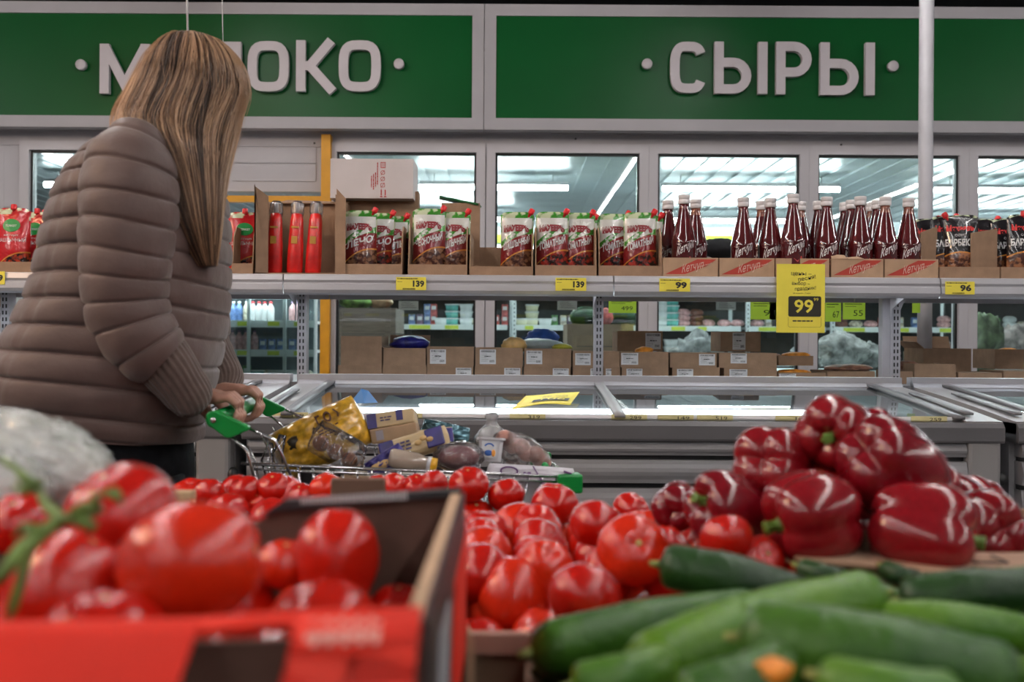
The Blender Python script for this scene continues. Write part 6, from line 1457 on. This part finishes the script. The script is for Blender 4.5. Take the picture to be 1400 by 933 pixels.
# front: upright wall with a folded lip sloping towards the shopper, with a grip hole
def lipp(x, v): # v 0 top .. 1 bottom
    fx = (x-x0)/(x1-x0); yt = (.43-.62)*(1-fx)+(y0)*fx; dr = min(1, max(0, (1-fx)/.42)); dr = .013*dr*dr*(3-2*dr)
    return Vector((x, yt-.060*v, zt+.001-dr-.022*v-.02*v*v))
hx0, hx1 = XX(262, .43)+.30, XX(398, .43)+.30
m = MB()
def lipq(xa, xb, va, vb, n=5):
    for k in range(n):
        v0_, v1_ = va+(vb-va)*k/n, va+(vb-va)*(k+1)/n
        m.add([lipp(xa, v0_), lipp(xb, v0_), lipp(xb, v1_), lipp(xa, v1_)], [(0, 1, 2, 3)], 0, True)
lipq(x0, hx0, 0, 1); lipq(hx1, x1, 0, 1); lipq(hx0, hx1, 0, .14, 1); lipq(hx0, hx1, .75, 1, 2)
bm = bmesh.new(); o = m.obj('front_lip', red_c, t); bm.from_mesh(o.data); bmesh.ops.remove_doubles(bm, verts=bm.verts[:], dist=.0002); bm.to_mesh(o.data); bm.free(); sd = o.modifiers.new('s', 'SOLIDIFY'); sd.thickness = .003
m = MB()
for k in range(10):
    xa = XX(418, .43)+.30+.0033*k; vv = .12+.16*(k % 2)*.3
    m.add([lipp(xa, vv)+Vector((0, 0, .003)), lipp(xa+.0026, vv)+Vector((0, 0, .003)), lipp(xa+.0026, vv+.20)+Vector((0, 0, .003)), lipp(xa, vv+.20)+Vector((0, 0, .003))], [(0, 1, 2, 3)])
m.obj('pale_print', pm('pale_print_red', (.60, .28, .24), .5), t, kind='stuff')
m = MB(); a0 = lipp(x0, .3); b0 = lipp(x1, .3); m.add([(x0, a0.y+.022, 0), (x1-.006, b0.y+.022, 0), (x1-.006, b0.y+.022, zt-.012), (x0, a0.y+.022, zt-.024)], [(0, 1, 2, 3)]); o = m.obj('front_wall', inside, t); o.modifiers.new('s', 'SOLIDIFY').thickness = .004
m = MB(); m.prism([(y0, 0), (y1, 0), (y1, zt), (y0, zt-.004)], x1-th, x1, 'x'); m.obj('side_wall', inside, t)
m = MB(); m.prism([(y0, 0), (y1, 0), (y1, zt+.002), (y0+.03, zt), (y0, zt-.004)], x1+.0005, x1+.003, 'x'); m.obj('side_outer', pm('side_dark_print', (.045, .025, .028), .5), t)
m = MB(); m.prism([(y0+.02, 0), (y0+.10, 0), (y0+.14, zt-.03), (y0+.07, zt-.03)], x1+.0031, x1+.0045, 'x'); m.obj('side_print', pm('side_grey_print', (.30, .29, .31), .5), t)
m = MB(); m.prism([(y0+.16, 0), (y1, 0), (y1, zt-.03), (y0+.20, zt-.035)], x1+.0031, x1+.0045, 'x'); m.obj('side_print', red_c, t)
m = MB(); m.prism([(y0+.0, zt-.006), (y1, zt+.0), (y1, zt+.003), (y0, zt-.002)], x1-.0075, x1-.0002, 'x'); m.obj('raw_edge', kraft_l, t)
m = MB(); m.prism([(y0+.04, 0), (y0+.15, 0), (y0+.11, zt-.03), (y0+.02, zt-.055)], x1-.0110, x1-.0078, 'x'); m.obj('corner_flap', kraft, t)
m = MB(); m.box(x0, x0+th, y0, y1, 0, zt); m.obj('side_wall', inside, t)
xb = XX(366, .80)+.30
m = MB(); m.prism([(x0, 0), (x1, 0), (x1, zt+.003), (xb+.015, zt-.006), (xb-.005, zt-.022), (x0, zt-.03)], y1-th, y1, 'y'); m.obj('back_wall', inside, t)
m = MB(); m.prism([(xb-.004, zt-.017), (xb+.016, zt-.004), (x1, zt+.006), (x1, zt+.001), (xb+.012, zt-.012)], y1-.012, y1+.002, 'y'); m.obj('printed_rim', pm('rim_black', (.022, .022, .024), .5), t)
m = MB(); rr_ = random.Random(3)
for k in range(30):
    u = k/30; xx = xb+.03+u*.085; m.box(xx, xx+.0018, y1-.0126, y1-.0122, zt-.0030+u*.004-.003, zt+.0002+u*.006-.0015)
m.obj('rim_print', pm('rim_white', (.5, .5, .5), .5), t, kind='stuff')
# crate beneath it
def open_crate(x0, x1, y0, y1, z0, z1, label, mt, th=.006, slot=False, name='cardboard_crate'):
    t = thing(name, label, 'crate', ((x0+x1)/2, (y0+y1)/2, z0)); cx, cy = (x0+x1)/2, (y0+y1)/2; H_ = z1-z0
    MB().box(x0-cx, x1-cx, y0-cy, y1-cy, 0, .004).obj('bottom', mt, t)
    for (a, b, c, d) in ((x0, x1, y0, y0+th), (x0, x1, y1-th, y1), (x0, x0+th, y0+th, y1-th), (x1-th, x1, y0+th, y1-th)): MB().box(a-cx, b-cx, c-cy, d-cy, .004, H_).obj('wall', mt, t)
    return t, Vector((cx, cy, z0))
open_crate(-.62, -.04, .455, .80, .7705, .871, 'plain brown crate carrying the red crate', kraft_d)
t, o_ = open_crate(-.074, .282, .81, 1.50, .7705, .868, 'brown cardboard crate holding the middle pile of tomatoes', kraft_d)
m = MB(); m.box(XX(645, .80)-o_.x, XX(760, .80)-o_.x, -.3553, -.3453, .868-o_.z, .884-o_.z); m.obj('front_tab', pm('tab_tan', (.36, .20, .15), .7), t)
m = MB(); m.prism([(XX(638, .80)-o_.x, .0), (XX(652, .80)-o_.x, .0), (XX(652, .80)-o_.x, .878-o_.z), (XX(641, .80)-o_.x, .890-o_.z)], -.3573, -.3473, 'y'); m.obj('corner_flap', kraft_l, t)
t, o_ = open_crate(-.56, -.080, 1.28, 1.62, .7705, .850, 'brown cardboard crate behind the red crate', kraft)
c = P(490, 668, 1.24); m = MB(); m.bbox(-.034, .034, -.004, .004, -.075, .013, .003); m.obj('cardboard_tab', pm('tab_brown', (.13, .07, .045), .8), None, c, label='short brown cardboard tab standing between far tomatoes, above the printed rim', cat='cardboard')
c = P(252, 678, 1.22); m = MB(); m.bbox(-.014, .012, -.01, .01, -.15, .006, .002); m.obj('wooden_corner', pm('pale_wood', (.45, .30, .17), .7), None, c, label='pale wooden crate corner beside the leftmost far tomato', cat='crate')
# -- pepper crate
t, o_ = open_crate(.285, .78, .985, 1.33, .7705, .900, 'kraft crate under the peppers at the right', kraft)
zf = .914
fl = pm('flap_tan', (.40, .23, .15), .75, var=.15, scale=20, stretch=(1, 6, 1))
m = MB(); m.add([(.262, .975, zf), (.80, .975, zf), (.80, .862, zf-.004), (.39, .862, zf-.004), (.345, .93, zf)], [(0, 4, 3, 2, 1)]); m.v = [q-o_ for q in m.v]; o = m.obj('flap', fl, t); sd = o.modifiers.new('s', 'SOLIDIFY'); sd.thickness = .004; sd.offset = 0
m = MB(); m.add([(.262, .978, zf+.002), (.345, .978, zf+.002), (.335, .91, zf+.001), (.275, .935, zf+.0015)], [(0, 3, 2, 1)]); m.v = [q-o_ for q in m.v]; o = m.obj('flap', kraft, t); sd = o.modifiers.new('s', 'SOLIDIFY'); sd.thickness = .003; sd.offset = 0
for px in (1332,):
    a = P(1306, 752, .945); m = MB(); m.tube([Vector((XX(1306, .95), .952, zf+.004))-o_, Vector((XX(1306, .95)+.002, .918, zf+.0045))-o_, Vector((XX(1306, .95)+.036, .918, zf+.0045))-o_, Vector((XX(1306, .95)+.036, .95, zf+.004))-o_], .0010, 6); m.obj('staple', pm('staple_dark', (.06, .05, .045), .4, metal=.6), t)
MB().bbox(XX(1170, .985)-.001-o_.x, XX(1202, .985)-o_.x, .978-o_.y, .99-o_.y, .912-o_.z, .936-o_.z, .003).obj('corner_tab', kraft_d, t)
# -- bell peppers
pep = [pm('pepper_red_a', (.20, .004, .008), .20, var=.12, scale=9, coat=.2), pm('pepper_red_b', (.16, .003, .008), .20, var=.12, scale=9, coat=.2), pm('pepper_orange_red', (.50, .014, .004), .14, var=.1, scale=9, coat=.2)]
pst = pm('pepper_stem', (.09, .17, .02), .5, var=.25, scale=60)
def pepper_mesh(seed, mi, lobes=4, L_=1.12):
    def fn(d, ph, th):
        lob = .13*abs(math.cos(ph*lobes/2+seed))**.7*math.sin(th)**.5*(1+.5*math.cos(th)**2)-.06
        top = -.26*math.exp(-(th/.34)**2); bot = -.18*math.exp(-((PI-th)/.40)**2)
        tap = 1+.06*math.cos(th)
        return (1+lob+top+bot+.05*noise.noise(d*1.5+Vector((seed*3, 0, 0)))+.12*math.sin(th)**6*0)*tap*(1+.06*math.sin(th*2)**2*(1-.3*math.cos(th)))
    m = MB(); m.ell((0, 0, 0), (1, 1, L_), 56, 36, fn=fn); a = m.mesh('flesh', pep[mi])
    z = L_*.74
    m = MB(); m.rings([[(r_*(1+.12*math.cos(5*2*PI*k/20))*math.cos(2*PI*k/20), r_*(1+.12*math.cos(5*2*PI*k/20))*math.sin(2*PI*k/20), zz) for k in range(20)] for r_, zz in ((.02, z-.06), (.26, z-.02), (.30, z+.05), (.22, z+.085), (.13, z+.12), (.115, z+.26), (.13, z+.38), (.15, z+.42), (.12, z+.435), (.01, z+.42))]); b = m.mesh('stem', pst)
    return a, b
PEP = [pepper_mesh(1, 0), pepper_mesh(2.3, 1, 3), pepper_mesh(4.1, 0, 4, 1.0), pepper_mesh(5.2, 2, 4, .95), pepper_mesh(6.6, 1, 4, 1.2)]
def pepper(px, py, D, Y, k, stemdir, label, roll=0):
    c = P(px, py, Y); t = thing('bell_pepper', label, 'pepper', c); t.scale = (D/2*1.13,)*3
    q = Vector((0, 0, 1)).rotation_difference(Vector(stemdir).normalized()) @ Matrix.Rotation(math.radians(roll), 3, 'Z').to_quaternion()
    t.rotation_euler = q.to_euler(); a, b = PEP[k]; link('flesh', a, t); link('stem', b, t)
pepper(1141, 591, .070, 1.09, 0, (-.50, -1, -.08), 'topmost dark red pepper with its green stem towards the lens', 20)
pepper(1193, 596, .048, 1.14, 1, (.9, -.1, .55), 'small pepper behind the topmost one, its stem pointing right')
pepper(1057, 636, .076, 1.10, 2, (.5, .8, -.3), 'dark pepper at the upper left of the pile, left of the orange-red one', 40)
pepper(1125, 650, .070, 1.13, 3, (0, 1, .2), 'bright orange-red pepper in the centre of the pile')
pepper(1218, 642, .086, 1.02, 4, (.85, .5, -.6), 'large glossy pepper at the upper right of the pile', 30)
pepper(1112, 707, .080, .98, 2, (-1, -.25, -.18), 'wide pepper in the front of the pile with its stem pointing left', 80)
pepper(1258, 726, .080, .96, 0, (.88, -.45, -.12), 'pepper resting on the crate flap, its stem pointing right', 10)
pepper(998, 700, .068, 1.06, 4, (-.8, -.4, .35), 'pepper above the single glossy tomato, its stem pointing left', 50)
pepper(924, 694, .050, 1.20, 1, (.3, .9, .1), 'smaller far left pepper seen over the tomatoes')
pepper(1312, 690, .056, 1.16, 1, (0, 1, .2), 'pepper behind the right end of the pile, upper one')
pepper(1340, 688, .050, 1.18, 0, (.1, 1, .3), 'small pepper at the far right of the back row')
pepper(1345, 724, .072, 1.06, 2, (-.2, 1, -.2), 'flat lying pepper at the right end of the pile', 60)
pepper(1270, 664, .056, 1.12, 0, (.3, 1, 0), 'pepper mostly hidden behind the large upper right one')
pepper(1168, 705, .070, 1.10, 1, (0, 1, 0), 'shaded pepper in the dark gap behind the wide front one')
pepper(1060, 700, .070, 1.12, 1, (0, 1, 0), 'shaded pepper behind the stem of the wide front one')
for i, (x, y, z) in enumerate(((.30, 1.12, .845), (.38, 1.12, .845), (.46, 1.12, .845), (.54, 1.12, .845), (.34, 1.2, .85), (.42, 1.2, .85), (.50, 1.2, .85), (.38, 1.16, .91), (.46, 1.16, .91), (.33, 1.04, .84), (.42, 1.04, .84))):
    t = thing('bell_pepper', 'pepper buried under the others in the kraft crate', 'pepper', (x+.02, y, z), group='buried peppers in the kraft crate'); t.scale = (.036,)*3; t.rotation_euler = (i, i*2, 0); link('flesh', PEP[i % 3][0], t)
# -- cucumbers
cuc = [pm('cucumber_dark', (.016, .055, .009), .38, col2=(.007, .028, .006), scale=22, bump=.5, bscale=130, spec=.35), pm('cucumber_mid', (.046, .125, .009), .38, col2=(.018, .068, .008), scale=16, bump=.5, bscale=130, spec=.35), pm('cucumber_light', (.090, .195, .009), .38, col2=(.040, .125, .010), scale=14, bump=.4, bscale=130, spec=.35)]
def cucumber(pa, Ya, pb, Yb, rad, mi, label, bend=.01, bz=0, tip=None):
    a = P(*pa, Ya); b = P(*pb, Yb); c = (a+b)/2; d = (b-a); side = d.cross(Vector((0, 0, 1))).normalized(); n = 26; pts = []; rs = []
    for i in range(n+1):
        u = i/n; uu = u
        pts.append(a+d*uu+side*bend*math.sin(PI*u)+Vector((0, 0, bz*math.sin(PI*u)))-c)
        e = min(1, (1-(1-min(u, .09)/.09)**2)**.5 if u < .09 else 1)*(min(1, (1-(1-min(1-u, .09)/.09)**2)**.5) if u > .91 else 1)
        rs.append(max(.0006, rad*e*(.86+.14*math.sin(PI*min(1, u*1.2))+.012*math.sin(u*17+rad*900))))
    t = thing('cucumber', label, 'cucumber', c)
    m = MB(); m.tube(pts, rs, 20); m.obj('body', cuc[mi], t)
    e = pts[0] if tip != 'b' else pts[-1]; dr = (pts[0]-pts[1] if tip != 'b' else pts[-1]-pts[-2]).normalized()
    m = MB(); m.tube([e-dr*.002, e+dr*.003, e+dr*.008], [.004, .003, .0022], 8); m.obj('stem_end', pm('cucumber_tip', (.20, .22, .05), .6), t)
    m = MB(); rr_ = random.Random(int(pa[0]))
    for k in range(46):
        i = rr_.randint(3, n-3); an = rr_.uniform(0, 2*PI); q = pts[i]; 
        t_ = (pts[i+1]-pts[i-1]).normalized(); s1 = t_.cross(Vector((0, 0, 1))).normalized(); s2 = t_.cross(s1)
        m.ell(q+(s1*math.cos(an)+s2*math.sin(an))*rs[i]*1.0, (.0012, .0012, .0012), 5, 4)
    m.obj('bump', cuc[mi], t, kind='stuff')
cucumber((900, 772), .86, (1112, 822), .84, .0210, 0, 'dark cucumber pointing left over the tomatoes, the highest on the left', .006, .004)
cucumber((722, 893), .70, (1036, 833), .82, .0215, 1, 'long cucumber reaching farthest left over the brown crate', .008, .004)
cucumber((862, 922), .64, (1208, 812), .74, .0245, 2, 'bright green cucumber lying diagonally across the middle', -.010, .0, tip='b')
cucumber((1008, 872), .60, (1395, 935), .56, .0250, 1, 'nearest thick cucumber in the lower right foreground', .006, .004)
cucumber((1228, 822), .80, (1430, 808), .78, .0200, 0, 'dark ridged cucumber at the right edge', .004, .003)
cucumber((1208, 776), .90, (1262, 792), .88, .0085, 0, 'short dark cucumber tip before the crate flap')
cucumber((1250, 795), .86, (1345, 787), .88, .0080, 0, 'thin dark cucumber lying behind the ridged one')
cucumber((1093, 775), .90, (1172, 796), .88, .0105, 0, 'small dark cucumber in front of the folded flap')
cucumber((1195, 848), .72, (1440, 876), .70, .0160, 2, 'pale green cucumber between the nearest and the ridged one', .004, .004)
cucumber((1120, 925), .52, (1310, 948), .50, .0130, 2, 'pale cucumber at the bottom edge under the nearest one')
cucumber((1175, 808), .86, (1262, 832), .82, .0140, 1, 'mid green cucumber behind the bright diagonal one')
cucumber((925, 960), .52, (1065, 905), .56, .0170, 1, 'green cucumber at the bottom edge left of the nearest one')
cucumber((780, 940), .60, (910, 905), .64, .0160, 2, 'light green cucumber tip at the bottom under the long one')
cucumber((1350, 800), .82, (1480, 790), .82, .0150, 1, 'cucumber cut by the right edge with a yellow tip', tip='a')
for i in range(9):
    for j in range(3):
        x = .04+.165*j+.02*(i % 2); y = .50+.043*i
        m = MB(); n = 12; m.tube([(-.075+.15*k/n, .006*math.sin(PI*k/n), 0) for k in range(n+1)], [max(.001, .018*(1-abs(2*k/n-1)**6)) for k in range(n+1)], 14)
        m.obj('cucumber', cuc[(i+j) % 3], None, (x+.05, y, .868 if y > .62 else .885-.012), label='cucumber in the buried layer of the cucumber crate', cat='cucumber', group='buried cucumbers')
t, o_ = open_crate(.012, .60, .475, .805, .7705, .862, 'brown crate holding the cucumbers', kraft_d)
c = P(1048, 918, .53); m = MB(); m.ell((0, 0, 0), (.014, .010, .007), 14, 8, fn=lambda d, ph, th: 1+.4*noise.noise(d*4)); m.obj('orange_peel', pm('orange_scrap', (.70, .22, .02), .5, var=.3, scale=60), None, c, label='small orange scrap between the near cucumbers at the bottom edge', cat='scrap')
# -- film-wrapped chinese cabbage
cab = pm('cabbage_leaf', (.72, .72, .62), .45, col2=(.55, .60, .36), scale=22, bump=.9, bscale=45)
for (px, py, w_, h_, Y, rz, lb, sd) in ((48, 632, 215, 118, .84, 20, 'film-wrapped chinese cabbage at the left edge in the foreground', 1), (-40, 680, 200, 120, .78, -10, 'second wrapped cabbage cut by the left edge, below the first', 2), (120, 668, 90, 50, .92, 10, 'lower end of a wrapped cabbage behind the big top tomato', 3)):
    t = thing('chinese_cabbage', lb, 'cabbage', P(px, py, Y)); t.rotation_euler = (0, math.radians(rz), 0)
    a, h = w_/F*Y/2, h_/F*Y/2
    m = MB(); m.ell((0, 0, 0), (a, h*1.1, h), 60, 40, fn=lambda d, ph, th: 1+.10*noise.noise(Vector((d.x*3+sd, d.y*5, d.z*5)))+.05*noise.noise(Vector((d.x*6+sd, d.y*16, d.z*16)))); m.obj('leaves', cab, t)
    m = MB(); m.ell((0, 0, 0), (a*1.06, h*1.18, h*1.06), 90, 60, fn=lambda d, ph, th: 1+.08*noise.noise(Vector((d.x*5+sd, d.y*8, d.z*8)))+.07*abs(noise.noise(Vector((d.x*14+sd, d.y*20, d.z*20))))); m.obj('film', glassm('cabbage_film', (.9, .9, .9), 1.5, .14, .12, 1.0, 60, haze=.65, hcol=(.85, .86, .84)) if 'cabbage_film' not in MATS else MATS['cabbage_film'], t)
open_crate(-.72, -.42, .82, 1.12, .7705, .95, 'brown crate carrying the wrapped cabbages', kraft_d)
